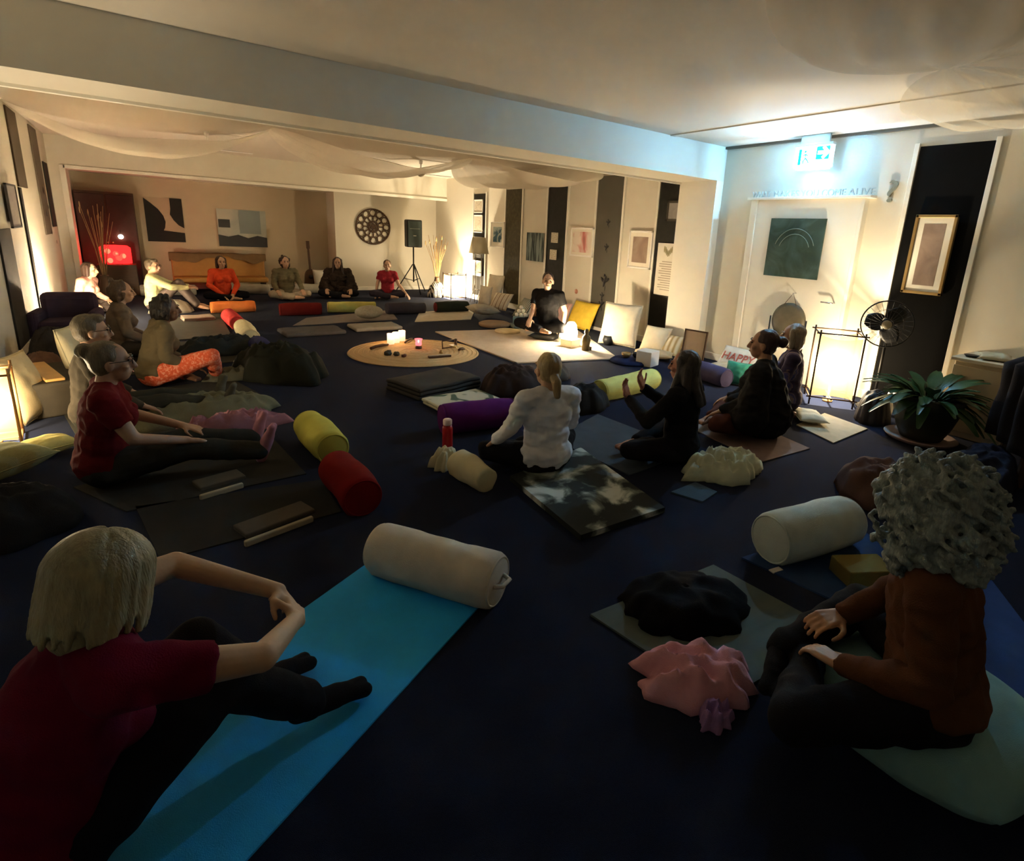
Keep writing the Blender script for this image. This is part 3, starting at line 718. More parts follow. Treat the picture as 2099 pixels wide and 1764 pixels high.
for q in (-1, 1): bx(b, (-.008, -.012, -.018), (-.004, .085, .018), 0, T((-.029, -.185, .148), (q*PI/4, 0, 0)))
obj('arrow', b, aw, t)
b = BM(); ell(b, (-.032, .085, .17), (.003, .014, .014)); tube(b, [(-.031, .08, .15), (-.031, .075, .10), (-.031, .10, .07), (-.031, .10, .04)], .009, 6); tube(b, [(-.031, .075, .10), (-.031, .045, .07), (-.031, .03, .045)], .009, 6); tube(b, [(-.031, .08, .145), (-.031, .045, .12)], .007, 6); tube(b, [(-.031, .08, .145), (-.031, .11, .125)], .007, 6)
obj('running_figure', b, gg, t)
def lamp(name, loc, power, col, rad, parent=None):
    l = bpy.data.lights.new(name, 'POINT'); l.energy = power; l.color = col; l.shadow_soft_size = rad
    o = bpy.data.objects.new(name, l); COL.objects.link(o); o.location = loc; o.parent = parent; return o
lamp('tube_light', (0, 0, .10), P_SIGN*2.0, COOL, .022, t)
obj('lower_lens', bx(BM(), (-.02, -.19, -.022), (.05, .19, -.004), .006), gl, t); lamp('lens_light', (.02, 0, -.05), .035, COOL, .02, t)
# ------------------------------------------------------------------ drapes on the ceiling
SHEER = shade_mat('sheer_cloth', (.86, .80, .68), .22, 0); VOILE = shade_mat('thin_voile', (.88, .84, .74), .5, 0)
def drape(x0, x1, yc0, yc1, wmid, wend, sag, label, z0=2.82, name='ceiling_drape', nf=6, seed=0, zend=None, sk=0.0, m=None):
    b = BM(); N, K = 46, 40; g = []
    for i in range(N+1):
        u = i/N; x = x0+(x1-x0)*u; s = 4*u*(1-u); yc = yc0+(yc1-yc0)*u+sk*s; w = wend+(wmid-wend)*s**.7; row = []
        for k in range(K+1):
            v = k/K-.5
            z = z0 + ((zend-z0)*u if zend else 0) - sag*s*(.72+.28*math.cos(v*2.2+.4)) - .05*s*math.sin((v+.5)*nf*2*PI+seed)*(.6+.6*noise.noise(Vector((u*3, v*2, seed)))) - .05*s*noise.noise(Vector((u*4, v*5, seed+4)))
            row.append(b.verts.new((x, yc+v*w, min(z, ZC-.012))))
        g.append(row)
    for A, B in zip(g, g[1:]):
        for k in range(K): f = b.faces.new((A[k], B[k], B[k+1], A[k+1])); f.smooth = True
    return tag(obj(name, b, m or SHEER), label, 'drape', 'white cloth swags under the ceiling')
drape(-1.18, 1.62, 9.9, 9.0, 3.3, .5, .46, 'white cloth swag under the far ceiling, next to the left wall', nf=3, seed=1)
drape(1.62, 4.75, 9.0, 9.3, 2.9, .4, .42, 'white cloth swag under the far ceiling, middle of the three', nf=4, seed=2)
drape(4.75, 6.46, 9.3, 8.2, 3.4, .5, .42, 'white cloth swag under the far ceiling, against the right wall', nf=4, seed=3)
drape(1.6, 4.5, .75, 1.78, 1.7, .12, .15, 'long cloth swag under the near ceiling, upper right of the photo', nf=5, seed=4, m=VOILE)
drape(4.5, 6.45, 1.78, 1.2, 1.5, .12, .22, 'short cloth swag beside the near right wall at the photo edge', nf=4, seed=5, m=VOILE)
# ceiling spot rails
def rail(p, L, rz, label):
    t = thing('ceiling_fan', label, 'ceiling fan', p, rz, 'white ceiling fans among the drapes')
    obj('mount', lathe(BM(), [(0, .0), (.035, 0), (.03, -.06), (.012, -.07), (.012, -.20), (0, -.20)], 16), WHITE, t)
    obj('motor', lathe(BM(), [(0, -.30), (.04, -.29), (.075, -.25), (.075, -.21), (.03, -.19), (0, -.19)], 20), plain((.45, .38, .26)), t)
    for k in range(3): obj('blade', bx(BM(), (.06, -.05, -.245), (L, .05, -.235), .004, Matrix.Rotation(k*2*PI/3+.1, 4, 'Z')), WHITE, t)
    return t
rail((.98, 10.5, 2.86), .62, -.1, 'white ceiling fan hanging below the left swag')
rail((4.5, 10.6, 2.86), .62, -.1, 'white ceiling fan hanging between the middle and right swags')
# ------------------------------------------------------------------ lamps
SHADE = shade_mat('lantern_paper', (.13, .10, .055), .22, 0.015, (1.0, .80, .48))
def lantern(loc, s, h, rz, label, leg=.06, power=P_LANTERN, m=None, stick=DKWOOD, group=None, over=.05):
    t = thing('paper_lantern', label, 'lantern', (loc[0], loc[1], 0), rz, group); b = BM()
    for a, c in ((-1, -1), (1, -1), (1, 1), (-1, 1)): tube(b, [(a*s/2, c*s/2, 0), (a*s/2, c*s/2, h)], .009, 8)
    o = over
    for z in (leg, h-.045):
        for c in (-1, 1):
            tube(b, [(-s/2-o, c*s/2, z), (s/2+o, c*s/2, z)], .008, 8); tube(b, [(c*s/2, -s/2-o, z+.012), (c*s/2, s/2+o, z+.012)], .008, 8)
    obj('frame', b, stick, t)
    b = BM(); q = s/2-.014; n = 10
    ring = [(-q, -q), (q, -q), (q, q), (-q, q)]
    pts = []
    for k in range(4):
        A, B_ = ring[k], ring[(k+1) % 4]
        for i in range(n): pts.append((A[0]+(B_[0]-A[0])*i/n, A[1]+(B_[1]-A[1])*i/n, abs(i/n-.5)))
    rows = []
    for z_, sg in ((leg+.02, -.0), (leg+.10, 0), ((h+leg)/2, 0), (h-.14, 0), (h-.055, 1)):
        rows.append([b.verts.new((x, y, z_-(.035*(1-4*f*f) if sg else 0)+(.02*(1-4*f*f) if z_ < leg+.05 else 0))) for x, y, f in pts])
    for A, B_ in zip(rows, rows[1:]):
        for k in range(len(pts)): b.faces.new((A[k], A[(k+1) % len(pts)], B_[(k+1) % len(pts)], B_[k]))
    obj('shade', b, m or SHADE, t)
    b = BM(); lathe(b, [(0, .0), (.05, 0), (.05, .02), (.015, .03), (.015, h*.40), (0, h*.40)], 16); 
    bx(b, (-s/2, -.008, leg-.006), (s/2, .008, leg+.006)); obj('socket', b, WOOD, t)
    lamp('bulb', (0, 0, h*.52), power, WARM, .045, t)
    return t
a = at(1665, 832); c_ = at(1735, 853)
lantern((5.92, 2.86), .42, .80, .62, 'tall square lantern with brown sticks glowing by the standing fan', .07, P_LANTERN*1.7, over=.035)
# the bright lantern at the far right corner with its lamp stand behind
lantern((6.02, 12.2), .40, .62, .05, 'square paper lantern glowing in the far right corner',   .03, P_LANTERN*3.5, over=.01)
# lantern at the left photo edge
lantern((-.98, 5.12), .30, .55, .1, 'bright square lantern at the left photo edge behind the red shirted person', .02, P_LANTERN*1.0, stick=WOOD, over=.01)
# little table lamp on a white block
WSH = shade_mat('lamp_fabric', (.95, .9, .8), .4, 0.3, (1.0, .86, .62))
p = at(1168, 712)
block((p.x+.02, p.y+.02), (.24, .2, .13), .3, 'white box under the small glowing table lamp', plain((.75, .68, .52)), name='lamp_box', cat='box')
t = thing('table_lamp', 'small glowing table lamp on a white box beside the seated man', 'lamp', (p.x+.02, p.y+.02, .13))
obj('lamp_shade', lathe(BM(), [(.095, .0), (.10, .10), (.07, .22), (.045, .25)], 28), WSH, t)
obj('base', lathe(BM(), [(0, 0), (.06, 0), (.06, .012), (.015, .02), (.015, .08), (0, .08)], 20), CHROME, t)
lamp('bulb', (0, 0, .14), P_LANTERN*.9, WARM, .03, t)
# round glowing lamp left
p = Vector((-.80, 10.4, 0))
block((p.x, p.y), (.3, .3, .18), .2, 'dark stool under the round glowing lamp on the left', DKWOOD, name='low_stool', cat='stool')
t = thing('globe_lamp', 'round white glowing lamp by the left wall', 'lamp', (p.x, p.y, .18))
obj('globe', lathe(BM(), [(.05, .02), (.10, .05), (.135, .12), (.12, .20), (.06, .25), (.02, .26)], 28), WSH, t)
obj('base', lathe(BM(), [(0, 0), (.06, 0), (.06, .015), (.02, .02), (.02, .05), (0, .05)], 20), WOOD, t)
lamp('bulb', (0, 0, .14), P_LANTERN*1.8, (1, .78, .52), .04, t)
# tall lamp stand in the far corner: a tapered shade on a metal frame
t = thing('floor_lamp', 'lamp with a grey trapezoid shade standing behind the far right lantern', 'lamp', (6.20, 11.35, 0))
b = BM()
for q in (-1, 1):
    tube(b, [(0, q*.16, 0), (0, q*.13, 1.1)], .010, 6)
for z in (.3, .7, 1.1): tube(b, [(0, -.15, z), (0, .15, z)], .008, 6)
for q in (-1, 1): tube(b, [(-.12, q*.16, .0), (0, q*.15, .4)], .008, 6)
obj('stand', b, plain((.25, .22, .17)), t)
obj('lamp_shade', lathe(BM(), [(.24, 1.12), (.15, 1.48)], 4, Matrix.Rotation(PI/4, 4, 'Z')), shade_mat('grey_shade', (.35, .30, .20), .1, 0), t)
# red lamp in the alcove
RSH = shade_mat('red_fabric', (.75, .03, .03), .25, 0.08, (1.0, .03, .03))
t = thing('red_lamp', 'red fabric lamp glowing in the corner by the dark cabinet', 'lamp', (-.44, 14.1, .62))
obj('lamp_shade', lathe(BM(), [(.25, .0), (.25, .30), (.20, .34)], 28), RSH, t)
obj('base', lathe(BM(), [(0, -.02), (.10, -.02), (.10, 0), (.015, .02), (.015, .12), (0, .12)], 16), DKWOOD, t)
b = BM(); rr = random.Random(4)
for k in range(5): ell(b, (.12*math.cos(k*1.3-2.4), -.235+.03*math.sin(k), .06+.045*k), (.05, .02, .05), None, 10, 8)
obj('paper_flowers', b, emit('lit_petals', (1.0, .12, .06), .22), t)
lamp('bulb', (0, 0, .15), 1.1, (1, .12, .08), .05, t)
t = block((-.44, 14.1), (.62, .42, .60), 0, 'low dark table under the red lamp', DKWOOD, name='side_table', cat='table')
t = thing('votive_light', 'tiny white light shining above the red lamp', 'lamp', (-.33, 14.45, 1.12))
obj('glass', ell(BM(), (0, 0, 0), .045, None, 12, 8), emit('votive_glow', (1, .82, .65), 1.2), t)
obj('hook', tube(BM(), [(0, 0, .04), (0, .03, .12), (.0, .06, .12)], .005, 6), DKWOOD, t)
# dark red cabinet
t = thing('cabinet', 'tall dark red brown cabinet in the left corner of the alcove', 'cabinet', (-.48, 14.72, 0))
obj('body', bx(BM(), (-.50, -.20, 0), (.44, .20, 1.98), .01), DKWOOD, t)
for q in (-1, 1):
    d = obj('cabinet_door', bx(BM(), (-.03+q*.235-.22, -.222, .08), (-.03+q*.235+.22, -.202, 1.93), .006), mat('red_lacquer', (.035, .012, .008), rough=.45, var=.3), t)
    obj('knob', ell(BM(), (-.03+q*.04, -.235, 1.0), .016, None, 8, 6), GOLD, d)
# ------------------------------------------------------------------ alcove furniture
t = thing('padded_bench', 'long orange brown padded bench lying against the alcove wall', 'bench', (1.37, 14.35, 0))
OCH = mat('ochre_leather', (.33, .155, .035), rough=.5, var=.12)
obj('back_panel', bx(BM(), (-.90, .10, .22), (.90, .20, .80), .03), OCH, t)
obj('seat', bx(BM(), (-.90, -.30, .22), (.90, .12, .34), .04), OCH, t)
for q in (-.82, .82): obj('leg', bx(BM(), (q-.03, -.26, 0), (q+.03, .16, .22), .01), DKWOOD, t)
b = BM(); g = []
for i in range(61):
    u = i/60; x = -.93+1.86*u; row = []
    for k, (dy, dz) in enumerate(((.06, -.10-.07*math.sin(u*9)-.02*math.sin(u*31)), (.07, .005), (.10, .03+.02*noise.noise(Vector((u*9, 0, 0)))), (.20, .035+.02*noise.noise(Vector((u*7, 3, 0)))), (.235, .0), (.24, -.16))): row.append(b.verts.new((x, dy, .80+dz)))
    g.append(row)
for A, B_ in zip(g, g[1:]):
    for k in range(5): f = b.faces.new((A[k], B_[k], B_[k+1], A[k+1])); f.smooth = True
o = obj('throw_blanket', b, cloth((.16, .10, .05)), loc=(1.37, 14.35, 0)); tag(o, 'brown throw draped along the top of the padded bench', 'blanket')
for i, (x, lb) in enumerate(((.35, 'pale bolster on the floor behind the person in yellow'), (1.75, 'pale bolster in front of the bench between the orange and grey shirts'), (2.9, 'pale bolster lying between the grey shirt and the black coat'))):
    bolster((x, 13.75), .11, .95, 0.0, lb, (.36, .34, .29), group='pale bolsters along the alcove', piping=False)
# carved round panel
t = thing('carved_disc', 'round dark brown carved openwork wall panel left of the loudspeaker', 'wall art', (4.76, YD-.028, 1.58))
b = BM(); R0 = .44
def circ(cx, cz, r, th=.012, n=28): tube(b, [(cx+r*math.cos(2*PI*k/n), 0, cz+r*math.sin(2*PI*k/n)) for k in range(n)], th, 6, closed=True)
circ(0, 0, R0-.015, .020, 48)
obj('rim', b, DKWOOD, t); b = BM()
circ(0, 0, .12, .012); circ(0, 0, .06); circ(0, 0, .26, .010, 40)
for k in range(12):
    a = 2*PI*k/12; circ(.335*math.cos(a), .335*math.sin(a), .075, .011, 16)
    a += PI/12; circ(.20*math.cos(a), .20*math.sin(a), .062, .010, 16)
    tube(b, [(.40*math.cos(a), 0, .40*math.sin(a)), (.30*math.cos(a+.1), 0, .30*math.sin(a+.1)), (.27*math.cos(a), 0, .27*math.sin(a))], .011, 6)
for k in range(6): a = PI*k/6; circ(.06*math.cos(a*2), .06*math.sin(a*2), .05, .009, 12)
obj('carving', b, DKWOOD, t)
# loudspeaker on its tripod
t = thing('speaker_stand', 'black tripod stand under the loudspeaker', 'stand', (5.50, 13.45, 0))
obj('pole', tube(BM(), [(0, 0, .28), (0, 0, 1.14)], .018, 10), BLACK, t)
for k in range(3):
    a = k*2*PI/3+.5; o = obj('leg', tube(BM(), [(.02*math.cos(a), .02*math.sin(a), .72), (.46*math.cos(a), .46*math.sin(a), .012)], .013, 8), BLACK, t)
    obj('brace', tube(BM(), [(.02*math.cos(a), .02*math.sin(a), .32), (.24*math.cos(a), .24*math.sin(a), .36)], .009, 6), BLACK, t)
t = thing('loudspeaker', 'black loudspeaker up on a tripod in the far corner', 'speaker', (5.50, 13.45, 1.14), -.15)
b = BM(); bx(b, (-.19, -.15, 0), (.19, .15, .66), .03); obj('cabinet_shell', b, BLACK, t)
obj('grille', bx(BM(), (-.165, -.160, .03), (.165, -.148, .63), .01), plain((.02, .03, .025), bscale=400, bump=.5), t)
obj('horn', bx(BM(), (-.12, -.166, .44), (.12, -.160, .455)), plain((.12, .13, .11)), t)
obj('badge', bx(BM(), (-.035, -.166, .27), (.035, -.160, .29)), plain((.3, .3, .28)), t)
# guitar leaning in the corner
t = thing('guitar', 'dark guitar leaning upright against the alcove wall', 'guitar', (3.22, 14.22, 0)); t.rotation_euler = (-.16, 0, 0)
b = BM(); out = []
for k in range(40):
    a = 2*PI*k/40; z = .27+.25*math.sin(a); r = .155*(1+.22*math.cos(2*a+0.0)*-1 + (-.18*math.sin(a))); out.append((r*math.cos(a)*1.1, z))
vs = [b.verts.new((x, -.045, z)) for x, z in out]; vt = [b.verts.new((x, .045, z)) for x, z in out]
b.faces.new(vs); b.faces.new(vt[::-1])
for k in range(40): b.faces.new((vs[k], vt[k], vt[(k+1) % 40], vs[(k+1) % 40]))
bmesh.ops.recalc_face_normals(b, faces=b.faces[:]); obj('body', b, mat('guitar_wood', (.07, .035, .015), rough=.3), t)
obj('neck', bx(BM(), (-.024, -.055, .48), (.024, -.030, 1.02), .006), DKWOOD, t)
obj('headstock', bx(BM(), (-.038, -.05, 1.0), (.038, -.030, 1.18), .006), DKWOOD, t)
obj('sound_hole', lathe(BM(), [(0, 0), (.05, 0), (.05, .002), (0, .002)], 24, T((0, -.049, .33), (PI/2, 0, 0))), BLACK, t)
leaning((3.42, 14.0), .34, .52, .14, .25, .1, label='white pillow standing beside the dark guitar', m=cloth((.55, .52, .45)), seed=3)
# reeds
def reeds(loc, n, h, sp, label, seed, col=(.30, .17, .07)):
    t = thing('dried_reeds', label, 'dried reeds', (loc[0], loc[1], 0)); rr = random.Random(seed)
    obj('vase', lathe(BM(), [(0, 0), (.07, 0), (.10, .08), (.11, .22), (.07, .38), (.055, .44), (.065, .46), (.05, .46), (.04, .42), (0, .40)], 28), plain((.10, .06, .035)), t)
    b = BM()
    for k in range(n):
        a = rr.uniform(0, 2*PI); r = rr.uniform(.3, 1)*sp; hh = h*rr.uniform(.75, 1.0)
        tube(b, [(.02*math.cos(a), .02*math.sin(a), .38), (.4*r*math.cos(a), .4*r*math.sin(a), .38+(hh-.38)*.5), (r*math.cos(a), r*math.sin(a), hh)], [.006, .006, .004], 5)
        if k % 3 == 0: ell(b, (r*math.cos(a), r*math.sin(a), hh), (.012, .012, .06), None, 6, 5)
    obj('branches', b, cloth(col), t); return t
reeds((-.62, 13.15), 16, 1.75, .26, 'tall vase of pale dried branches in front of the dark red cabinet', 3, (.45, .28, .15))
reeds((5.82, 12.75), 22, 1.5, .30, 'vase of dried branches between the loudspeaker and the far lantern', 8, (.50, .32, .14))
# plants on right of speaker: bag
heap((5.72, 12.55), .26, .18, .34, .3, 'black and white patterned bag slumped beside the far lantern', ramp_mat('zebra', [(0, (.03, .03, .03)), (.5, (.04, .035, .035)), (.52, (.62, .56, .46)), (1, (.7, .65, .55))], 9, 1, 3, tex='wave'), name='cloth_bag', cat='bag', seed=3, amp=.05)
# ------------------------------------------------------------------ rugs and mats
JUTE = ramp_mat('jute', [(0, (.46, .31, .15)), (1, (.62, .45, .25))], 18, 2, .3, tex='rings', bump=.6)
c = at(850, 722); rx = (at(985, 724)-at(718, 722)).length/2
b = BM(); lathe(b, [(0, .0), (rx, 0), (rx+.006, .006), (rx, .013), (0, .013)], 72)
for k in range(14): tube(b, [((rx*(k+1)/14.2)*math.cos(a*PI/32), (rx*(k+1)/14.2)*math.sin(a*PI/32), .012) for a in range(64)], .005, 4, closed=True)
tag(obj('round_rug', b, JUTE, loc=(c.x, c.y, 0)), 'round woven straw coloured rug with candles on it', 'rug'); RC = c
RUG = ramp_mat('cream_rug', [(0, (.42, .33, .24)), (.5, (.55, .46, .36)), (1, (.64, .56, .46))], 6, 8, 1.2, bump=.6)
mat_quad([(892, 681), (1060, 745), (1268, 736), (1175, 672)], .016, 'faded cream rug under the seated man in black', RUG, 'floor_rug', 'rug')
BLUE = mat('blue_mat', (.014, .40, .92), rough=.75, var=.06, scale=30, bump=.5, bscale=300)
A = at(748, 1160); B_ = at(1000, 1225); dn = Vector((-.868, -.496, 0))
mat_quad([A, B_, B_+dn*1.85, A+dn*1.85], .008, 'bright blue yoga mat under the person in magenta', BLUE, world=True)
G = lambda c, **k: cloth(c, bscale=380, **k)
DM = G((.022, .022, .020))
mat_quad([(278, 1040), (660, 985), (700, 1050), (330, 1150)], .008, 'black yoga mat nearest the magenta shirt, a cream block on its end', DM, group='dark mats along the left row')
mat_quad([(150, 1000), (560, 900), (628, 972), (260, 1050)], .008, 'black yoga mat under the person in the red shirt', G((.030, .030, .027)), group='dark mats along the left row')
mat_quad([(120, 830), (470, 775), (560, 822), (160, 900)], .008, 'dark mat under the dark skirted person with a fuzzy blanket', G((.04, .038, .03)), group='dark mats along the left row')
mat_quad([(200, 720), (460, 692), (530, 735), (220, 775)], .008, 'dark mat under the person in tan with patterned trousers', G((.05, .048, .04)), group='dark mats along the left row')
mat_quad([(330, 655), (450, 640), (475, 690), (320, 700)], .008, 'grey mat on the left beside the small red and cream pillow', G((.07, .065, .055)), group='dark mats along the left row')
mat_quad([(628, 652), (800, 636), (815, 655), (600, 668)], .008, 'pale grey mat stretched in front of the dark red bolster', G((.20, .17, .16)))
mat_quad([(860, 640), (975, 632), (965, 655), (850, 660)], .008, 'pale cream mat between the small cushion and the right cushions', G((.50, .45, .36)))
folded((at(640, 682).x, at(640, 682).y), .85, .55, 1, .06, .05, 'dark grey folded mat left of the cream folded mat', G((.10, .095, .10)), name='folded_mat', cat='yoga mat', seed=4)
folded((at(768, 673).x, at(768, 673).y), .75, .5, 1, .06, .0, 'cream folded mat under the oval pillow near the candles', G((.32, .30, .26)), name='folded_mat', cat='yoga mat', seed=6)
mat_quad([(1130, 900), (1225, 850), (1420, 925), (1290, 975)], .008, 'blue grey mat under the dark clothed person with raised hands', G((.06, .075, .095)))
mat_quad([(1400, 870), (1500, 850), (1660, 920), (1560, 948)], .008, 'dusty rose yoga mat under the dark cloaked person with a bun', G((.20, .14, .13)))
mat_quad([(1632, 872), (1690, 848), (1778, 880), (1708, 909)], .010, 'cream mat with a dark edge in front of the tall lantern', G((.48, .42, .30)))
mat_quad([(1375, 1010), (1425, 990), (1470, 1010), (1440, 1030)], .010, 'small teal grey patch of mat under the pale knotted blanket', G((.06, .10, .14)))
TIE = ramp_mat('tie_dye', [(0, (.008, .010, .010)), (.47, (.02, .025, .022)), (.53, (.16, .19, .17)), (.60, (.55, .60, .56)), (1, (.70, .74, .70))], 4.2, 9, .5, bump=.3)
mat_quad([(1045, 985), (1190, 925), (1362, 1050), (1190, 1108)], .035, 'black and white tie dye mat behind the woman in white', TIE)
mat_quad([(1210, 1262), (1462, 1160), (1720, 1300), (1480, 1440)], .010, 'grey green yoga mat with a black blanket and pink cloth on it', ramp_mat('grey_green_mat', [(0, (.055, .075, .065)), (1, (.11, .135, .12))], 3, 3, .4, stretch=(.3, 4, 1)))
mat_quad([(1520, 1145), (1740, 1075), (1900, 1165), (1830, 1290)], .010, 'navy blue mat with an olive block behind the curly haired person', G((.02, .05, .14)))
mat_quad([(1840, 1290), (2000, 1150), (2190, 1400), (2080, 1500)], .010, 'dark blue mat at the right edge of the photo', G((.03, .07, .22)))
# ------------------------------------------------------------------ bolsters
CREAM = (.62, .56, .47)
bolster_px((775, 1118), (1022, 1190), .118, 'large cream bolster lying across the end of the blue mat', (.66, .60, .50), handle=True)
bolster_px((690, 955), (745, 1020), .115, 'dark red bolster end to end with the yellow bolster', (.17, .005, .004))
bolster_px((632, 868), (683, 920), .115, 'yellow green bolster standing end to end with the red one', (.52, .50, .10))
bolster_px((432, 630), (522, 627), .10, 'orange bolster in front of the woman in orange', (.70, .20, .05))
bolster_px((468, 645), (487, 662), .105, 'pinkish red bolster pointing at the orange one', (.55, .05, .05), cap=(.55, .15, .25))
bolster_px((496, 668), (515, 692), .11, 'pale cream bolster between the pinkish red and the navy one', (.62, .58, .38))
bolster_px((527, 704), (553, 726), .11, 'navy bolster largely hidden by dark blankets', (.02, .025, .11))
bolster_px((573, 634), (658, 632), .11, 'dark red bolster in front of the person in grey', (.13, .012, .010), group=None)
bolster_px((672, 629), (770, 629), .10, 'yellow green bolster in front of the black coat', (.45, .42, .12), cap=(.75, .50, .25))
bolster_px((792, 632), (870, 630), .105, 'dark grey bolster in front of the person in the dark red shirt', (.05, .045, .06))
bolster_px((893, 629), (958, 627), .105, 'black bolster before the bright far lantern', (.025, .03, .02), cap=(.2, .04, .04))
bolster_px((1228, 800), (1340, 775), .115, 'light yellow green bolster beside the raised hands', (.58, .60, .20))
bolster_px((905, 858), (1050, 842), .125, 'purple bolster to the left of the woman in white', (.10, .015, .14))
bolster_px((1420, 752), (1490, 775), .11, 'navy grey bolster in front of the person with the bun', (.07, .06, .12))
# dark round one by the white woman
leaning_p = at(1195, 860)
heap((at(1195, 835).x, at(1195, 835).y), .32, .22, .22, .2, 'black rolled blanket just right of the woman in white', cloth((.015, .015, .015)), seed=6, amp=.03)
# big white pillow front right, cream seat cushion
t = bolster_px((1578, 1104), (1736, 1062), .135, 'thick pale cushion roll across the top of the navy mat, front right', (.56, .64, .60), sag=.004, piping=True)
obj('white_tag', bx(BM(), (-.36, -.10, .006), (-.29, -.07, .012)), WHITE, t)
block((at(1765, 1185).x, at(1765, 1185).y), (.26, .16, .09), -.5, 'olive yoga block lying on the navy mat', cloth((.22, .17, .05)))
block((at(450, 988).x, at(450, 988).y), (.26, .14, .03), .25, 'cream topped block on the dark mat behind the magenta shirt', cloth((.10, .09, .07)))
block((at(565, 1068).x, at(565, 1068).y), (.38, .15, .03), .3, 'longer block on the dark mat nearest the blue mat', cloth((.09, .08, .065)))
for (u, v, l, w_) in ((452, 1000, .24, 'thin cream slat lying along the smaller dark block'), (568, 1078, .36, 'thin cream slat lying along the longer dark block')):
    q = at(u, v); block((q.x, q.y-.09), (l, .025, .035), .27, w_, cloth((.40, .36, .26)), name='edge_strip', cat='strip', group='cream slats beside the dark blocks')
# the seat cushion under the curly haired person
t = thing('floor_cushion', 'big pale cushion tinted with teal sign light under the person with curly grey hair', 'cushion', (2.02, .47, .09), .06)
obj('cover', pillow_bm(.72, .72, .22, 3.2, .012, 0, .75), cloth((.22, .42, .44)), t)  # teal light of the exit sign is put into the cover colour
# knotted blanket
heap((at(1487, 972).x, at(1487, 972).y), .30, .18, .15, -.35, 'pale green white knotted blanket on the floor right of centre', cloth((.62, .64, .46)), seed=11, amp=.075, fr=11, ragged=.22)
heap((at(1425, 1400).x, at(1425, 1400).y), .24, .155, .085, -.80, 'crumpled pink cloth on the grey green mat', cloth((.74, .36, .42)), seed=21, amp=.075, fr=8, ragged=.25)
heap((at(1468, 1478).x, at(1468, 1478).y), .07, .05, .05, -.2, 'lilac frilled end of cloth beside the crumpled pink cloth', cloth((.35, .20, .42)), seed=5, amp=.04, fr=20, ragged=.3)
heap((at(1400, 1245).x, at(1400, 1245).y), .30, .23, .09, -.42, 'black crumpled clothes on the grey green mat', cloth((.004, .004, .005)), name='clothes_pile', cat='clothes', seed=3, amp=.04, fr=5, ragged=.16)
folded((at(890, 795).x, at(890, 795).y), .80, .55, 3, .04, .25, 'dark grey folded blanket just below the round rug', cloth((.05, .048, .045)), seed=7)
GW = ramp_mat('green_white_blanket', [(0, (.05, .09, .06)), (.42, (.08, .13, .09)), (.47, (.58, .58, .46)), (1, (.66, .64, .52))], 3.0, 1, 1.5, bump=.3)
folded((at(948, 828).x, at(948, 828).y), .62, .42, 2, .03, .1, 'green and white patterned blanket behind the purple bolster', GW, seed=9)
heap((at(1050, 800).x, at(1050, 800).y), .38, .30, .24, .3, 'dark brown bundled blanket in front of the woman in white', cloth((.035, .025, .025)), seed=14, amp=.05)
heap((at(1135, 775).x, at(1135, 775).y), .20, .16, .16, .0, 'grey bundle partly hidden behind the head of the woman in white', cloth((.09, .075, .07)), seed=17, amp=.03)
# cream roll with crumpled ends left of the woman
t = bolster_px((938, 945), (1000, 985), .085, 'cream rolled blanket with crumpled ends beside the red bottle', (.60, .55, .36), piping=False, sag=.010)
q = at(922, 952); heap((q.x-.02, q.y), .11, .09, .10, .4, 'crumpled cream end of cloth by the red bottle', cloth((.55, .52, .36)), seed=31, amp=.05, fr=14, ragged=.3)
# bottle
q = at(917, 926)
t = thing('water_bottle', 'tall red water bottle with a pale lid standing before the purple bolster', 'bottle', (q.x, q.y, 0))
obj('body', lathe(BM(), [(0, 0), (.036, 0), (.038, .01), (.038, .19), (.030, .215), (0, .215)], 24), plain((.35, .01, .015), rough=.3), t)
obj('lid', lathe(BM(), [(.031, .215), (.033, .22), (.033, .252), (.028, .258), (0, .258)], 24), plain((.75, .55, .52)), t)
# dark tangled blankets over the left bolsters
heap((at(575, 770).x, at(575, 770).y), .55, .34, .30, -1.0, 'black green tangled blanket draped over the bolsters in the left row', cloth((.022, .024, .018)), seed=41, amp=.10, fr=6, ragged=.2)
heap((at(455, 722).x, at(455, 722).y), .52, .26, .17, .1, 'dark blue green clothes in a heap left of the navy bolster', cloth((.03, .035, .035)), seed=44, amp=.07, fr=7)
heap((at(420, 855).x, at(420, 855).y), .58, .23, .17, .12, 'fuzzy sage green blanket stretched over the legs in the left row', cloth((.17, .17, .11), bump=1.0), seed=47, amp=.05, fr=8)
heap((at(490, 775).x, at(490, 775).y), .34, .10, .10, .1, 'pale grey wisp of scarf by the black green blanket', cloth((.12, .12, .09)), seed=48, amp=.05, fr=9)
folded((at(405, 655).x, at(405, 655).y), .42, .32, 2, .03, .1, 'small cream and pinkish folded blanket behind the left row', ramp_mat('cream_red', [(0, (.5, .42, .34)), (.6, (.45, .36, .30)), (1, (.40, .10, .08))], 4, 2, .5), seed=12)
heap((at(352, 640).x, at(352, 640).y), .34, .20, .20, .2, 'plump cream cushion heap beside the person in yellow', cloth((.55, .48, .36)), seed=51, amp=.03, fr=4)
# oval pillow by the candles
t = thing('oval_pillow', 'oval speckled grey pillow near the candles', 'pillow', (at(757, 658).x, at(757, 658).y, .16), 0)
obj('cover', ell(BM(), (0, 0, 0), (.24, .17, .115), None, 24, 16), ramp_mat('speckle', [(0, (.20, .19, .14)), (1, (.40, .38, .30))], 40, 3, 0), t)
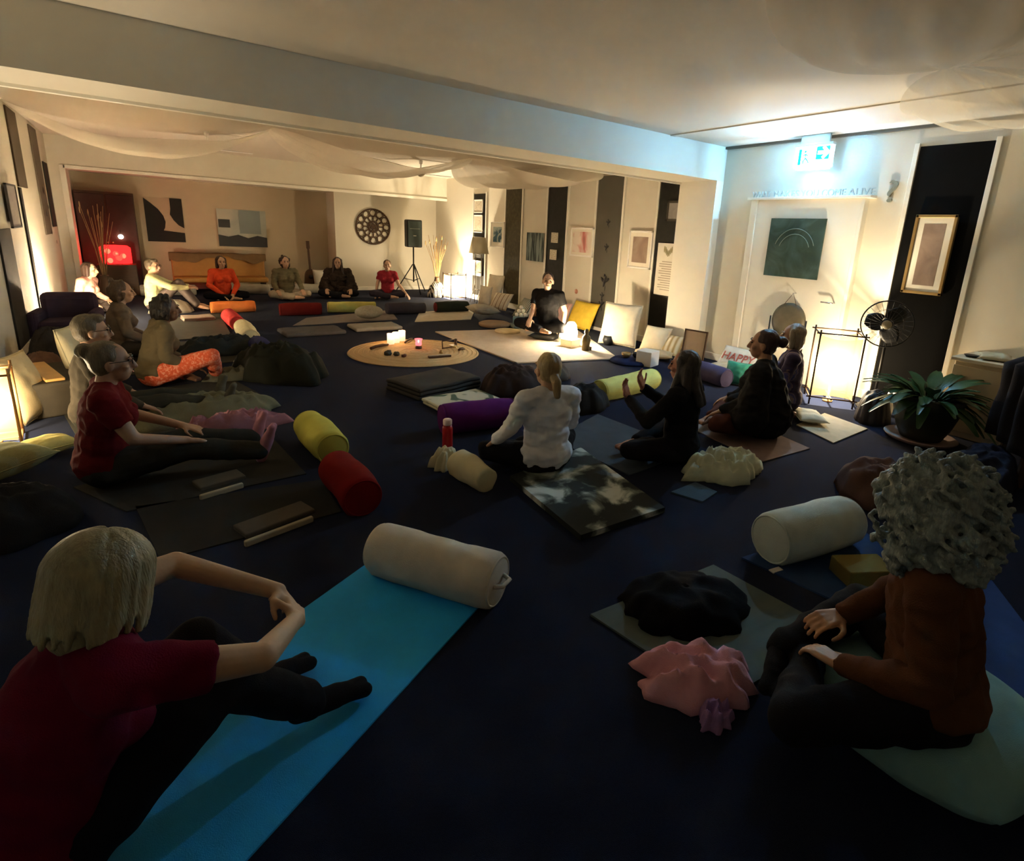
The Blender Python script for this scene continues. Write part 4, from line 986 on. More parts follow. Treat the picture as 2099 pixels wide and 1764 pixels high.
# cushions along the right wall
IVORY = cloth((.62, .54, .40)); TANC = cloth((.50, .40, .26))
q = at(1258, 708); leaning((5.78, q.y-.05), .62, .66, .20, .30, -1.15, label='large square cream pillow leaning on the dark panel', m=IVORY, seed=1)
q = at(1335, 722); leaning((q.x, q.y), .42, .40, .16, .5, -1.3, label='smaller cream cushion to the right of the large square pillow', m=IVORY, seed=2)
q = at(1372, 728); leaning((q.x-.05, q.y), .34, .34, .12, .7, -1.3, label='gold striped little cushion before the poster panel', m=ramp_mat('gold_stripe', [(0, (.35, .24, .10)), (.5, (.55, .45, .28)), (1, (.62, .55, .40))], 4, 0, 0, tex='wave'), seed=3)
q = at(1340, 735); pillow((q.x, q.y+.02, .07), .55, .36, .12, (0, 0, -.9), 'flat tan cushion lying under the smaller cream cushion', TANC, seed=4)
q = at(990, 648); pillow((q.x, q.y, .135), .58, .40, .20, (0, .12, .0), 'grey white pillow lying on the floor seat at the far right', cloth((.42, .38, .30)), seed=5)
q = at(1005, 665); t = tag(obj('meditation_cushion', lathe(BM(), [(0, 0), (.26, 0), (.28, .02), (.28, .05), (.24, .07), (0, .075)], 32), cloth((.32, .22, .14)), None, loc=(q.x, q.y-.15, 0)), 'round dark flat seat in front of the grey white pillow', 'seat')
q = at(975, 632); leaning((q.x+.25, q.y+.1), .34, .46, .14, .2, -1.2, label='upright cream cushion next to the far lantern', m=IVORY, seed=6)
q = atx(1018, 630, 6.2); leaning((6.22, q.y+.25), .44, .70, .16, .25, -1.2, label='tall cream pillow leaning between two wall panels', m=IVORY, seed=7)
PAT = ramp_mat('green_grey_pattern', [(0, (.05, .08, .07)), (.5, (.12, .15, .12)), (.55, (.40, .38, .28)), (1, (.45, .42, .33))], 8, 1, 2, tex='wave')
q = atx(1018, 640, 6.0); leaning((6.0, q.y), .50, .42, .10, .65, -1.25, label='cushion with a cream and brown border left of the man', m=ramp_mat('bordered', [(0, (.5, .42, .3)), (.5, (.62, .55, .42)), (1, (.30, .20, .12))], 3, 0, 0, tex='wave'), seed=8)
q = atx(1060, 650, 6.0); leaning((5.88, q.y-.25), .46, .45, .14, .7, -1.5, label='green grey patterned cushion behind the stack of tealights', m=PAT, seed=9)
q = atx(1092, 640, 6.2); leaning((6.22, q.y), .50, .48, .16, .4, -1.5, label='copper brown cushion behind the man', m=cloth((.42, .20, .09)), seed=10)
q = atx(1188, 660, 6.2); leaning((6.15, q.y), .62, .52, .18, .45, -1.5, label='yellow cushion lit by the small table lamp', m=cloth((.80, .55, .06)), seed=12)
q = atx(1150, 660, 6.1); leaning((6.0, q.y), .36, .46, .12, .5, -1.25, label='pink striped cushion between the man and the yellow cushion', m=ramp_mat('pink_stripe', [(0, (.55, .28, .22)), (.5, (.62, .45, .36)), (1, (.45, .22, .20))], 6, 0, 0, tex='wave'), seed=13)
folded((at(1060, 672).x+.3, at(1060, 672).y), .8, .4, 1, .05, -.3, 'teal grey blanket spread under the patterned cushions', ramp_mat('teal_blanket', [(0, (.08, .13, .14)), (1, (.25, .28, .25))], 9, 4, 1), seed=15)
# HAPPY cushion
q = atx(1478, 735, 6.1)
t = leaning((6.10, q.y-.22), .62, .34, .12, .62, -1.57, label='white cushion printed with the word HAPPY against the white door', m=cloth((.70, .72, .70)), seed=14)
text('HAPPY', .16, (-.24, -.055, .065), (0, 0, 0), plain((.42, .12, .10)), 'printed_word', None, None, t, ext=.004)
q = atx(1478, 745, 5.8); pillow((5.80, q.y-.12, .09), .55, .38, .15, (0, 0, -1.45), 'tan cushion lying in front of the HAPPY cushion', TANC, seed=15)
q = at(1507, 790); leaning((q.x, q.y), .30, .28, .12, .5, -1.2, label='small green leaf print cushion behind the person with the bun', m=ramp_mat('leaf_green', [(0, (.02, .14, .08)), (.5, (.05, .30, .18)), (1, (.35, .50, .36))], 6, 3, 1), seed=16)
# framed notice board on the floor
q1 = at(1392, 748); q2 = at(1438, 758); d_ = q2-q1
t = thing('picture_stand', 'thin dark frame with a tan sheet standing on the floor by the pilaster', 'frame', ((q1.x+q2.x)/2, (q1.y+q2.y)/2, 0), math.atan2(d_.y, d_.x))
t.rotation_euler = (-.12, 0, math.atan2(d_.y, d_.x)); L = d_.length
b = BM(); h = .50
for (lo, hi) in (((-L/2, 0), (L/2, .02)), ((-L/2, h-.02), (L/2, h)), ((-L/2, 0), (-L/2+.02, h)), ((L/2-.02, 0), (L/2, h))): bx(b, (lo[0], -.012, lo[1]), (hi[0], .012, hi[1]), .003)
obj('frame', b, DKWOOD, t); obj('sheet', bx(BM(), (-L/2+.01, -.004, .01), (L/2-.01, .004, h-.01)), mat('glossy_sheet', (.40, .30, .22), rough=.15, bump=0), t)
block((at(1326, 748).x, at(1326, 748).y), (.24, .22, .20), .3, 'small white box on the floor left of the dark long haired person', plain((.70, .66, .62)), name='white_box', cat='box')
# statue, dark tray of bowls, little jars
q = at(1200, 720); t = thing('statue', 'small dark standing figure at the corner of the cream rug', 'statue', (q.x, q.y, 0))
obj('figure', lathe(BM(), [(0, 0), (.055, 0), (.06, .03), (.055, .10), (.065, .17), (.055, .22), (.025, .25), (.034, .285), (.025, .32), (0, .335)], 20), mat('bronze', (.10, .07, .03), rough=.4, var=.5, metal=.3), t)
obj('plinth', bx(BM(), (.0, -.04, 0), (.085, .04, .07), .01), DKWOOD, t)
q = at(1292, 742)
t = thing('tray', 'dark blue cloth covered tray on the floor in front of the cushions', 'tray', (q.x, q.y, 0), -.4)
obj('cloth', lathe(BM(), [(0, 0), (.27, 0), (.28, .02), (.24, .05), (0, .055)], 28), cloth((.012, .02, .07)), t)
for i, (dx, dy, lb) in enumerate(((-.03, .06, 'small brass singing bowl on the blue tray, the left one'), (.11, .0, 'small dark singing bowl on the blue tray, the right one'))):
    tag(obj('singing_bowl', lathe(BM(), [(0, .0), (.035, 0), (.06, .03), (.065, .065), (.058, .065), (.05, .03), (0, .015)], 24), [GOLD, plain((.03, .03, .04), rough=.25, metal=.5)][i], None, loc=(q.x+dx, q.y+dy, .056)), lb, 'bowl', 'bowls on the blue tray')
for i, (u, v, lb) in enumerate(((1208, 698, 'left small white jar below the bird panel'), (1219, 701, 'middle small white jar below the bird panel'), (1231, 703, 'right small white jar below the bird panel'))):
    q = at(u, v); q.x += .3; q.x = min(q.x, 6.2); tag(obj('jar', lathe(BM(), [(0, 0), (.04, 0), (.045, .05), (.03, .09), (.03, .11), (0, .11)], 18), WHITE, loc=(q.x, q.y, 0)), lb, 'jar', 'white jars below the bird panel')
q = at(1234, 708); tag(obj('dark_pot', lathe(BM(), [(0, 0), (.06, 0), (.09, .08), (.07, .15), (.05, .15), (0, .1)], 20), BLACK, loc=(q.x+.12, q.y, 0)), 'round black pot beside the large square pillow', 'pot')
b = obj('mandala_decal', lathe(BM(), [(.0, 0), (.045, 0), (.045, .004), (0, .004)], 16, T((0, 0, 0), (0, -PI/2, 0))), plain((.5, .2, .12)), loc=(XR-.004, 8.05, .62)); tag(b, 'tiny red brown round mark low on the cream wall above the yellow cushion', 'decal')
# tealight pyramid
q = at(1067, 668); base = .0
pos = [(-.075, 0, 0), (0, 0, 0), (.075, 0, 0), (-.038, 0, 1), (.038, 0, 1), (0, 0, 2)]
t = tag(obj('tealight_stand', bx(BM(), (-.14, -.07, 0), (.14, .07, .17), .01), plain((.16, .26, .30)), loc=(q.x, q.y, 0), rot=(0, 0, -.6)), 'low blue grey stand under the pyramid of white cups', 'stand')
lbs = ['bottom left', 'bottom middle', 'bottom right', 'middle row left', 'middle row right', 'topmost']
for (dx, dy, lv), lb in zip(pos, lbs):
    R_ = Matrix.Rotation(-.6, 3, 'Z') @ Vector((dx, 0, 0))
    tag(obj('white_cup', lathe(BM(), [(0, 0), (.022, 0), (.034, .025), (.034, .045), (.022, .066), (.0, .068)], 18), plain((.82, .78, .68)), loc=(q.x+R_.x, q.y+R_.y, .17+lv*.066)), '%s white cup in the pyramid beside the man' % lb, 'cup', 'pyramid of white cups')
# things on the round rug
GLASS = shade_mat('candle_glass', (.95, .75, .62), .45, .05, (1.0, .66, .45))
FL = emit('flame', (1.0, .62, .26), 3)
for i, (u, v, lb) in enumerate(((801, 707, 'left of three lit candles in glasses on the round rug'), (812, 704, 'middle of three lit candles in glasses on the round rug'), (824, 700, 'right of three lit candles in glasses on the round rug'))):
    q = at(u, v); t = thing('candle', lb, 'candle', (q.x, q.y, .013), 0, 'three lit candles on the round rug')
    obj('glass', lathe(BM(), [(.0, 0), (.045, 0), (.048, .01), (.048, .15)], 22), GLASS, t)
    obj('wax', lathe(BM(), [(0, .004), (.040, .004), (.040, .07), (0, .07)], 18), plain((.8, .65, .5)), t)
    obj('flame', ell(BM(), (0, 0, .12), (.016, .016, .032), None, 12, 10), FL, t)
    lamp('glow', (0, 0, .165), .28, (1, .55, .22), .02, t)
q = at(858, 716); t = thing('pink_tealight', 'pink petal shaped candle holder on a dark base on the round rug', 'candle holder', (q.x, q.y, .013))
obj('holder', lathe(BM(), [(.0, .04), (.035, .04), (.045, .07), (.038, .10), (.055, .135)], 12), shade_mat('pink_glass', (.9, .15, .2), .2, .08, (1, .2, .22)), t)
obj('base', lathe(BM(), [(0, 0), (.042, 0), (.046, .02), (.035, .045), (0, .045)], 20), DKWOOD, t)
obj('flame', ell(BM(), (0, 0, .10), (.01, .01, .02), None, 10, 8), emit('small_flame', (1, .45, .3), 1.5), t)
for i, (u, v, s, lb) in enumerate(((796, 730, .050, 'largest of three dark stones on the round rug'), (813, 731, .040, 'middle one of three dark stones, pointed'), (828, 734, .032, 'smallest of three dark stones, reddish'))):
    q = at(u, v); b = BM(); bmesh.ops.create_icosphere(b, subdivisions=3, radius=1)
    for v_ in b.verts: v_.co *= 1+.35*noise.noise(v_.co*1.7+Vector((i*5, 0, 0)))
    b.transform(Matrix.Diagonal((s, s*.8, s*.8, 1))); tag(obj('stone', b, mat('rock', (.035, .03, .02) if i < 2 else (.09, .03, .02), rough=.5, var=.5), None, True, loc=(q.x, q.y, .013+s*.62)), lb, 'stone', 'dark stones on the round rug')
def stick(a, b_, r, lb, nm='stick', cat='stick', m=DKWOOD, bend=.01):
    A = at(*a, .013+r); B = at(*b_, .013+r); b = BM(); c = (A+B)/2
    tube(b, [A-c, (A-c)*.4+Vector((0, 0, bend)), (B-c)*.4+Vector((0, 0, bend)), B-c], [r*.9, r, r*1.1, r*.8], 8); return tag(obj(nm, b, m, loc=c), lb, cat)
stick((760, 714), (795, 706), .022, 'brown bundled smudge stick left of the candles')
stick((830, 702), (845, 694), .014, 'dark little stick just right of the lit candles')
q1 = at(882, 736); q2 = at(920, 733)
block(((q1.x+q2.x)/2, (q1.y+q2.y)/2), (.30, .06, .03), math.atan2((q2-q1).y, (q2-q1).x), 'flat dark wooden bar at the front of the round rug', DKWOOD, name='wooden_bar', cat='bar', z=.014)
q = at(904, 726); tag(obj('brass_bell', lathe(BM(), [(0, 0), (.028, 0), (.022, .03), (.010, .045), (0, .05)], 16), GOLD, loc=(q.x, q.y, .014)), 'tiny brass bell behind the dark wooden bar', 'bell')
t = thing('bent_stand', 'bent brown wire stand holding little bowls on the round rug', 'stand', (*at(925, 714)[:2], .014), .3)
b = BM(); tube(b, [(-.16, 0, .0), (-.17, 0, .11)], .008, 6); tube(b, [(-.17, 0, .01), (-.02, -.02, .012), (.13, .05, .012)], .008, 6); tube(b, [(.13, .05, .0), (.14, .06, .10)], .02, 8); tube(b, [(-.17, 0, .11), (0, .02, .10), (.14, .06, .10)], .006, 6)
obj('frame', b, DKWOOD, t); obj('bowl', lathe(BM(), [(0, .0), (.05, .0), (.055, .03), (0, .02)], 16, T((.03, .0, .0))), GOLD, t)
stick((940, 717), (952, 715), .018, 'short brown piece of wood by the bent wire stand')
# gong disc on the floor by the door
q = Vector((6.30, 3.66, 0)); t = thing('gong', 'dark round gong leaning on the white door behind the grey haired head', 'gong', (6.28, 3.68, .75))
obj('disc', lathe(BM(), [(0, .02), (.08, .03), (.17, .012), (.215, 0), (.215, -.025), (0, -.025)], 44, T((0, 0, 0), (0, -PI/2+.05, 0))), mat('gong_metal', (.10, .085, .055), rough=.45, var=.3), t)
obj('cord', tube(BM(), [(.0, -.08, .19), (.03, 0, .33), (0, .08, .19)], .004, 5), DKWOOD, t)
obj('hook', tube(BM(), [(.09, 0, .33), (.02, 0, .33)], .006, 6), CHROME, t)
t = thing('gong_stand', 'thin dark metal stand carrying the round gong', 'stand', (6.28, 3.68, 0))
b = BM()
for s_ in (-1, 1): tube(b, [(-.14, s_*.235, .01), (0, s_*.235, .08), (0, s_*.235, .78)], .010, 6); tube(b, [(0, s_*.235, .08), (.07, s_*.235, .01)], .010, 6)
tube(b, [(0, -.235, .08), (0, .235, .08)], .010, 6); obj('frame', b, BLACK, t)
# ------------------------------------------------------------------ standing fan
hc = atx(1818, 664, 6.02); FX, FY = hc.x+.13, hc.y+.03
t = thing('standing_fan', 'black standing fan with three blades in front of the black wall panel', 'fan', (FX, FY, 0), 0)
obj('base', lathe(BM(), [(0, 0), (.16, 0), (.16, .015), (.05, .035), (.03, .06), (0, .06)], 32), BLACK, t)
obj('pole', tube(BM(), [(0, 0, .05), (0, 0, hc.z-.06)], .014, 10), BLACK, t)
dv = (Vector((0, 0, 1.1))-hc); fd = Vector((-1.0, -.42, -.02)).normalized()
loc_ = hc-Vector((FX, FY, 0)); Rq = fd.to_track_quat('Z', 'Y').to_matrix().to_4x4(); MT = Matrix.Translation(loc_) @ Rq
b = BM(); tube(b, [(0, 0, -.02), (0, 0, -.15)], [.055, .045], 16); b.transform(MT); obj('motor', b, BLACK, t)
b = BM(); RG = .235
for z_, r_ in ((0, RG), (.0, RG-.006), (.05, RG*.62), (-.05, RG*.62), (.062, RG*.25)): tube(b, [(r_*math.cos(k*PI/20), r_*math.sin(k*PI/20), z_) for k in range(40)], .0045 if r_ > .2 else .0018, 5, closed=True)
for k in range(26):
    a = k*PI/13; c, s_ = math.cos(a), math.sin(a)
    for z_ in (1, -1): tube(b, [(RG*.2*c, RG*.2*s_, z_*.066), (RG*.62*c, RG*.62*s_, z_*.05), (RG*.93*c, RG*.93*s_, z_*.02), (RG*c, RG*s_, 0)], .0011, 4)
b.transform(MT); obj('guard', b, plain((.03, .03, .03)), t)
for k in range(3):
    b = BM(); g = []
    for i in range(9):
        r_ = .035+.165*i/8; wd = .075+.14*math.sin(PI*min(1, i/8*.85+.08)); row = []
        for m_ in range(7):
            v = m_/6-.5; an = k*2*PI/3+.9+v*wd/ r_ *.9 if r_ > .06 else k*2*PI/3+.9+v*1.0
            row.append(b.verts.new((r_*math.cos(an), r_*math.sin(an), v*.05)))
        g.append(row)
    for A, B in zip(g, g[1:]):
        for m_ in range(6): f = b.faces.new((A[m_], B[m_], B[m_+1], A[m_+1])); f.smooth = True
    b.transform(MT); o = obj('blade', b, BLACK, t); o.modifiers.new('s', 'SOLIDIFY').thickness = .003
b = BM(); lathe(b, [(0, .05), (.035, .045), (.04, 0), (0, 0)], 20); b.transform(MT); obj('hub', b, BLACK, t)
b = BM(); lathe(b, [(0, .072), (.045, .070), (.045, .062), (0, .06)], 20, T((0, 0, 0))); b.transform(MT); obj('front_badge', b, plain((.35, .30, .2)), t)
# ------------------------------------------------------------------ potted plant
q = at(1884, 900)
t = thing('potted_plant', 'leafy green plant in a large dark pot on the right', 'potted plant', (q.x, q.y, 0)); t.scale = (1.22, 1.22, 1.22)
obj('pot', lathe(BM(), [(0, .02), (.13, .02), (.17, .10), (.215, .25), (.225, .33), (.205, .34), (.19, .30), (0, .28)], 36), mat('pot_glaze', (.035, .04, .028), rough=.4, var=.4), t)
obj('saucer', lathe(BM(), [(0, 0), (.20, 0), (.235, .03), (.225, .035), (.19, .015), (0, .015)], 36), plain((.42, .30, .27)), t)
b = BM(); rr = random.Random(12)
for k in range(95):
    a = rr.uniform(0, 2*PI); L = rr.uniform(.18, .40); el = rr.uniform(.15, 1.25); wd = rr.uniform(.018, .032); st = Vector((.08*math.cos(a), .08*math.sin(a), .30)); d = Vector((math.cos(a), math.sin(a), 0)); sd = Vector((-d.y, d.x, 0)); rows = []
    for i in range(8):
        u = i/7; P = st + d*(L*u*math.cos(el*(1-u*.5))) + Vector((0, 0, 1))*(L*(math.sin(el)*u - .75*u*u*(1.0-el*.35))); w_ = wd*math.sin(PI*(u*.86+.07))**.8*(1.5 if u > .3 else .8)
        rows.append([b.verts.new(P-sd*w_+Vector((0, 0, .006))), b.verts.new(P), b.verts.new(P+sd*w_+Vector((0, 0, .006)))])
    for A, B in zip(rows, rows[1:]):
        for m_ in (0, 1): f = b.faces.new((A[m_], A[m_+1], B[m_+1], B[m_])); f.smooth = True
obj('foliage', b, mat('leaf', (.025, .07, .02), rough=.45, var=.4, scale=8, bump=.1), t)
# dark bag left of the plant, white basket thing behind
heap((at(1785, 862).x, at(1785, 862).y), .19, .15, .28, .4, 'dark shoulder bag slumped on the floor left of the plant', mat('bag_leather', (.035, .03, .035), rough=.6, var=.4), name='shoulder_bag', cat='bag', seed=61, amp=.06, fr=6)
q = at(1816, 850); t = thing('white_lamp_base', 'small white upright bottle between the bag and the plant', 'bottle', (q.x, q.y, 0))
obj('body', lathe(BM(), [(0, 0), (.045, 0), (.05, .05), (.05, .12), (.03, .2), (.02, .24), (0, .24)], 20), WHITE, t)
# plywood cabinet and chair with a coat at the right
q = at(2000, 893)
t = thing('cabinet', 'low cream cabinet under the window side at the right edge', 'cabinet', (6.16, 1.30, 0)); CR = plain((.60, .50, .34), rough=.7)
obj('body', bx(BM(), (-.26, -.50, .0), (.30, .48, .70), .01), CR, t); obj('top', bx(BM(), (-.29, -.53, .70), (.30, .51, .73), .006), plain((.7, .62, .46)), t)
for s_ in (-1, 1):
    d = obj('cabinet_door', bx(BM(), (-.275, s_*.245-.235, .06), (-.26, s_*.245+.235, .66), .004), CR, t); obj('knob', ell(BM(), (-.285, s_*.05, .45), .014, None, 8, 6), CHROME, d)
tag(obj('folded_cloth', pillow_bm(.34, .24, .05, 4, .01), cloth((.55, .46, .30)), loc=(6.12, 1.55, .757), rot=(0, 0, .3)), 'folded pale cloth lying on the cream cabinet', 'cloth')
tag(obj('small_dish', lathe(BM(), [(0, 0), (.04, 0), (.06, .02), (.05, .02), (0, .008)], 18), BLACK, loc=(6.02, 1.70, .731)), 'small black dish at the corner of the cream cabinet', 'dish')
t = thing('chair', 'dark wooden chair covered by a black coat at the right edge', 'chair', (5.28, .88, 0), .55)
obj('seat', bx(BM(), (-.22, -.22, .42), (.22, .22, .46), .01), DKWOOD, t)
for (a_, c_2, h_) in ((-.2, -.2, .42), (.2, -.2, .42), (-.2, .2, .86), (.2, .2, .86)): obj('leg', bx(BM(), (a_-.022, c_2-.022, 0), (a_+.022, c_2+.022, h_), .004), DKWOOD, t)
obj('backrest', bx(BM(), (-.2, .185, .5), (.2, .215, .84), .008), DKWOOD, t)
b = BM(); g = []
for i in range(25):
    v = i/24*PI*1.0; row = []
    for k in range(31):
        u = k/30-.5; s_ = i/24
        if s_ < .45: y_, z_ = -.02-.03*math.sin(u*20)*.4, .30+(s_/.45)*.58
        elif s_ < .6: a_ = (s_-.45)/.15*PI; y_, z_ = .20-.22*math.cos(a_)*.5-.11+.0, .88+.05*math.sin(a_)
        else: y_, z_ = .27+.03*math.sin(u*17), .88-(s_-.6)/.4*.62
        if s_ < .45: y_ = .07-.02*math.sin(u*22)-.10*(1-s_/.45)
        row.append(b.verts.new((u*(.58+.10*(1-z_)), y_+.02*noise.noise(Vector((u*6, s_*6, 0))), z_-.02*abs(u*2)**3+.012*noise.noise(Vector((u*8, s_*4, 3))))))
    g.append(row)
for A, B in zip(g, g[1:]):
    for k in range(30): f = b.faces.new((A[k], B[k], B[k+1], A[k+1])); f.smooth = True
o = obj('coat', b, cloth((.012, .010, .012)), loc=(5.28, .88, 0), rot=(0, 0, .55)); o.modifiers.new('s', 'SOLIDIFY').thickness = .012; tag(o, 'black coat hanging over the chair at the right edge', 'coat')
# things heaped on the right floor
heap((at(2010, 985).x, at(2010, 985).y), .62, .22, .20, .15, 'long dark blanket heap on the floor under the plant, right edge', cloth((.010, .012, .025)), seed=71, amp=.06, fr=5)
q = at(1790, 1010); heap((q.x, q.y), .34, .24, .20, .2, 'brown blanket heap behind the curly grey head', cloth((.09, .05, .04)), seed=73, amp=.05, fr=6)
q = at(1905, 1030); heap((q.x+.05, q.y), .30, .22, .18, .2, 'sage grey blanket heap right beside the brown heap', cloth((.13, .15, .13)), seed=75, amp=.05, fr=6)
q = at(1655, 862); pillow((q.x, q.y, .055), .40, .26, .08, (0, 0, .8), 'thin pale cushion with a black edge on the cream mat', cloth((.6, .56, .42)), seed=22)
# left edge furniture
t = thing('armchair', 'low dark purple armchair behind the round lamp by the left wall', 'armchair', (-.84, 8.95, 0), -.1); t.scale = (.78, .8, .85)
PUR = cloth((.045, .03, .05))
obj('seat', bx(BM(), (-.34, -.32, .08), (.34, .32, .34), .08), PUR, t); obj('backrest', bx(BM(), (-.36, .20, .10), (.36, .40, .70), .09), PUR, t)
for s_ in (-1, 1): obj('armrest', bx(BM(), (s_*.36-.07, -.32, .08), (s_*.36+.07, .30, .48), .06), PUR, t)
q = at(60, 735); heap((-.84, 7.5), .24, .45, .36, .1, 'dark clothes and bags heaped by the left wall', cloth((.03, .025, .022)), name='clothes_pile', cat='clothes', seed=81, amp=.10, fr=5)
heap((-.88, 6.75), .22, .28, .26, .2, 'brown and dusty pink bag heap at the left edge', cloth((.14, .08, .06)), name='clothes_pile', cat='clothes', seed=83, amp=.09, fr=6)
leaning((-.78, 5.62), .40, .52, .15, .3, 1.2, label='pale gold pillow standing behind the bun haired head', m=cloth((.62, .50, .28)), seed=33)
leaning((-.50, 6.25), .42, .62, .15, .2, 1.3, label='cream cushion behind the tan shirted person at left', m=cloth((.70, .62, .40)), seed=34)
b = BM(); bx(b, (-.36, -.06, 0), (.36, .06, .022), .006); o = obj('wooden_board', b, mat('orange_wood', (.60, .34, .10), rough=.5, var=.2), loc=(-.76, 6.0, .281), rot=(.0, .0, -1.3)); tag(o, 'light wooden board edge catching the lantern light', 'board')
b = BM(); bx(b, (-.40, -.22, 0), (.40, .22, .28), .02); o = obj('low_bench', b, cloth((.06, .05, .035)), loc=(-.78, 6.0, 0), rot=(0, 0, -1.3)); tag(o, 'low covered bench carrying the light wooden board', 'bench')
pillow((-.66, 4.72, .07), .30, .22, .12, (0, 0, .5), 'pale yellow cushion on the floor in front of the square lantern', cloth((.66, .58, .20)), seed=35)
pillow((-.86, 4.42, .10), .48, .36, .18, (0, 0, .8), 'large olive cushion at the left edge below the lantern', cloth((.26, .26, .12)), seed=36)
heap((-.72, 3.62), .30, .26, .20, .4, 'black jacket on the floor behind the red shirted person', cloth((.014, .013, .012)), name='jacket', cat='jacket', seed=85, amp=.05)
# ------------------------------------------------------------------ the people
def yaw(dx, dy): return math.atan2(-dx, dy)
PALE = (.50, .31, .21); SK2 = (.40, .24, .16); BLK = (.010, .010, .012)
# magenta shirt, front left: hugging the knees
person((-.35, 1.50, .008), yaw(.953, .3), 'hug', 'person in a magenta short sleeved shirt hugging their knees on the blue mat, front left',
       skin=(.52, .33, .20), shirt=(.11, .002, .016), sleeve='short', pants=BLK, socks=BLK, hair=('thick', (.27, .235, .13)), lean=.30, look=(.25, .55), vox=.0052,
       J=dict(shR=(.18, .155, .575), shL=(-.18, .155, .59), elbR=(.27, .43, .50), wriR=(.12, .60, .435), elbL=(-.24, .42, .555), wriL=(-.02, .62, .455), kneR=(.085, .40, .34), kneL=(-.095, .40, .36), ankR=(.10, .64, .08), toeR=(.13, .84, .03), ankL=(-.11, .58, .08), toeL=(-.13, .78, .03)),
       hd=dict(R=(-.75, .35, -.1), L=(.75, .05, -.35)), hn=dict(R=(.2, .8, .6), L=(.1, .7, .7)), fing=.75, amp=.010, w=1.08)
# curly grey hair, teal sign light put into its colour, front right
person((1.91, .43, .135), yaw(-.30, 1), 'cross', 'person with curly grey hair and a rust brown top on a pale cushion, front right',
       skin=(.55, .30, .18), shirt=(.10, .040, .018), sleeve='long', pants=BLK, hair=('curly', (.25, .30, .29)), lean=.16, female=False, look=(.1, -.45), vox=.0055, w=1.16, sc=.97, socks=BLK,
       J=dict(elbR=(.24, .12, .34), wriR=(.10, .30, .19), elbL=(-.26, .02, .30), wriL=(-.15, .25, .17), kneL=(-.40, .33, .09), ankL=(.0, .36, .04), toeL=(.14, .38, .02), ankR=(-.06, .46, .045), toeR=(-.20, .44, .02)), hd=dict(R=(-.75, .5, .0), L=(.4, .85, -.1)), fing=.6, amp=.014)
# red shirt with a bun, left
person((-.32, 4.05, .008), yaw(1, .02), 'out', 'person in a dark red shirt with glasses and a small bun, on the left',
       skin=SK2, shirt=(.10, .004, .006), pants=(.03, .03, .025), socks=(.42, .20, .27), hair=('bun', (.13, .10, .06), (0, -.12, .075)), glasses=True, lean=.12, vox=.008, w=1.22, amp=.010,
       J=dict(elbR=(.27, .16, .33), wriR=(.16, .42, .24), elbL=(-.26, .16, .33), wriL=(-.14, .42, .24)))
person((-.42, 5.15, .008), yaw(1, .12), 'out', 'person with glasses and grey top behind the bun haired person, chin raised',
       skin=SK2, shirt=(.06, .05, .035), sleeve='long', pants=(.04, .04, .03), socks=(.1, .1, .08), hair=('short', (.10, .08, .05)), glasses=True, lean=.05, vox=.009, w=1.05)
PATT = ramp_mat('orange_print', [(0, (.50, .05, .02)), (.5, (.80, .14, .06)), (.62, (.90, .38, .26)), (1, (.70, .10, .05))], 26, 4, 1.5, bump=.3)
person((-.03, 6.35, .008), yaw(1, .12), 'cross', 'dark haired person in a tan top and orange red patterned trousers at left',
       skin=(.16, .08, .045), shirt=(.15, .12, .07), sleeve='long', pants=(.5, .1, .05), pants_mat=PATT, hair=('messy', (.012, .010, .009)), lean=.22, vox=.009, w=1.2, amp=.012,
       J=dict(kneR=(.34, .42, .30), ankR=(.10, .50, .08), toeR=(.0, .64, .05)))
person((-.32, 7.75, .008), yaw(1, .1), 'cross', 'person with a mass of frizzy brown hair just behind the tan shirted person',
       skin=SK2, shirt=(.14, .10, .07), sleeve='long', pants=(.05, .04, .03), hair=('messy', (.08, .05, .03)), vox=.010, lean=.1, w=1.1)
person((-.86, 11.5, .008), yaw(.9, -.4), 'cross', 'person with dark hair and a pink and white top beside the round glowing lamp',
       skin=PALE, shirt=(.70, .38, .32), sleeve='long', pants=(.10, .08, .07), hair=('bob', (.04, .02, .015)), vox=.010, lean=.25, sc=.95)
person((.08, 11.5, .008), yaw(1, -.10), 'hug', 'person in a pale yellow top with glasses holding raised knees, back left',
       skin=(.62, .36, .24), shirt=(.72, .70, .38), sleeve='long', pants=(.14, .11, .10), hair=('short', (.12, .09, .06)), glasses=True, vox=.009,
       J=dict(elbR=(.24, .26, .42), wriR=(.12, .50, .40), elbL=(-.24, .26, .42), wriL=(-.12, .50, .40)), look=(-.05, -.5))
person((1.22, 12.75, .008), yaw(.15, -1), 'cross', 'woman in a bright orange top sitting behind the orange bolster',
       skin=PALE, shirt=(.80, .09, .03), sleeve='long', pants=BLK, hair=('bob', (.05, .022, .012)), vox=.009, J=dict(wriR=(.09, .30, .14), wriL=(-.09, .30, .14)))
person((2.38, 12.75, .008), yaw(.1, -1), 'cross', 'person in a loose grey green top sitting behind the dark red bolster',
       skin=PALE, shirt=(.17, .15, .09), sleeve='long', pants=(.46, .38, .28), hair=('messy', (.035, .018, .012)), vox=.009, amp=.014, w=1.08, sc=1.03)
person((3.48, 12.85, .008), yaw(-.25, -1), 'cross', 'person with long dark hair in a big black coat, in front of the white pillow',
       skin=SK2, shirt=(.028, .019, .014), sleeve='long', pants=BLK, hair=('long', (.03, .016, .012)), vox=.009, amp=.020, w=1.28, sc=1.02, cape=True)
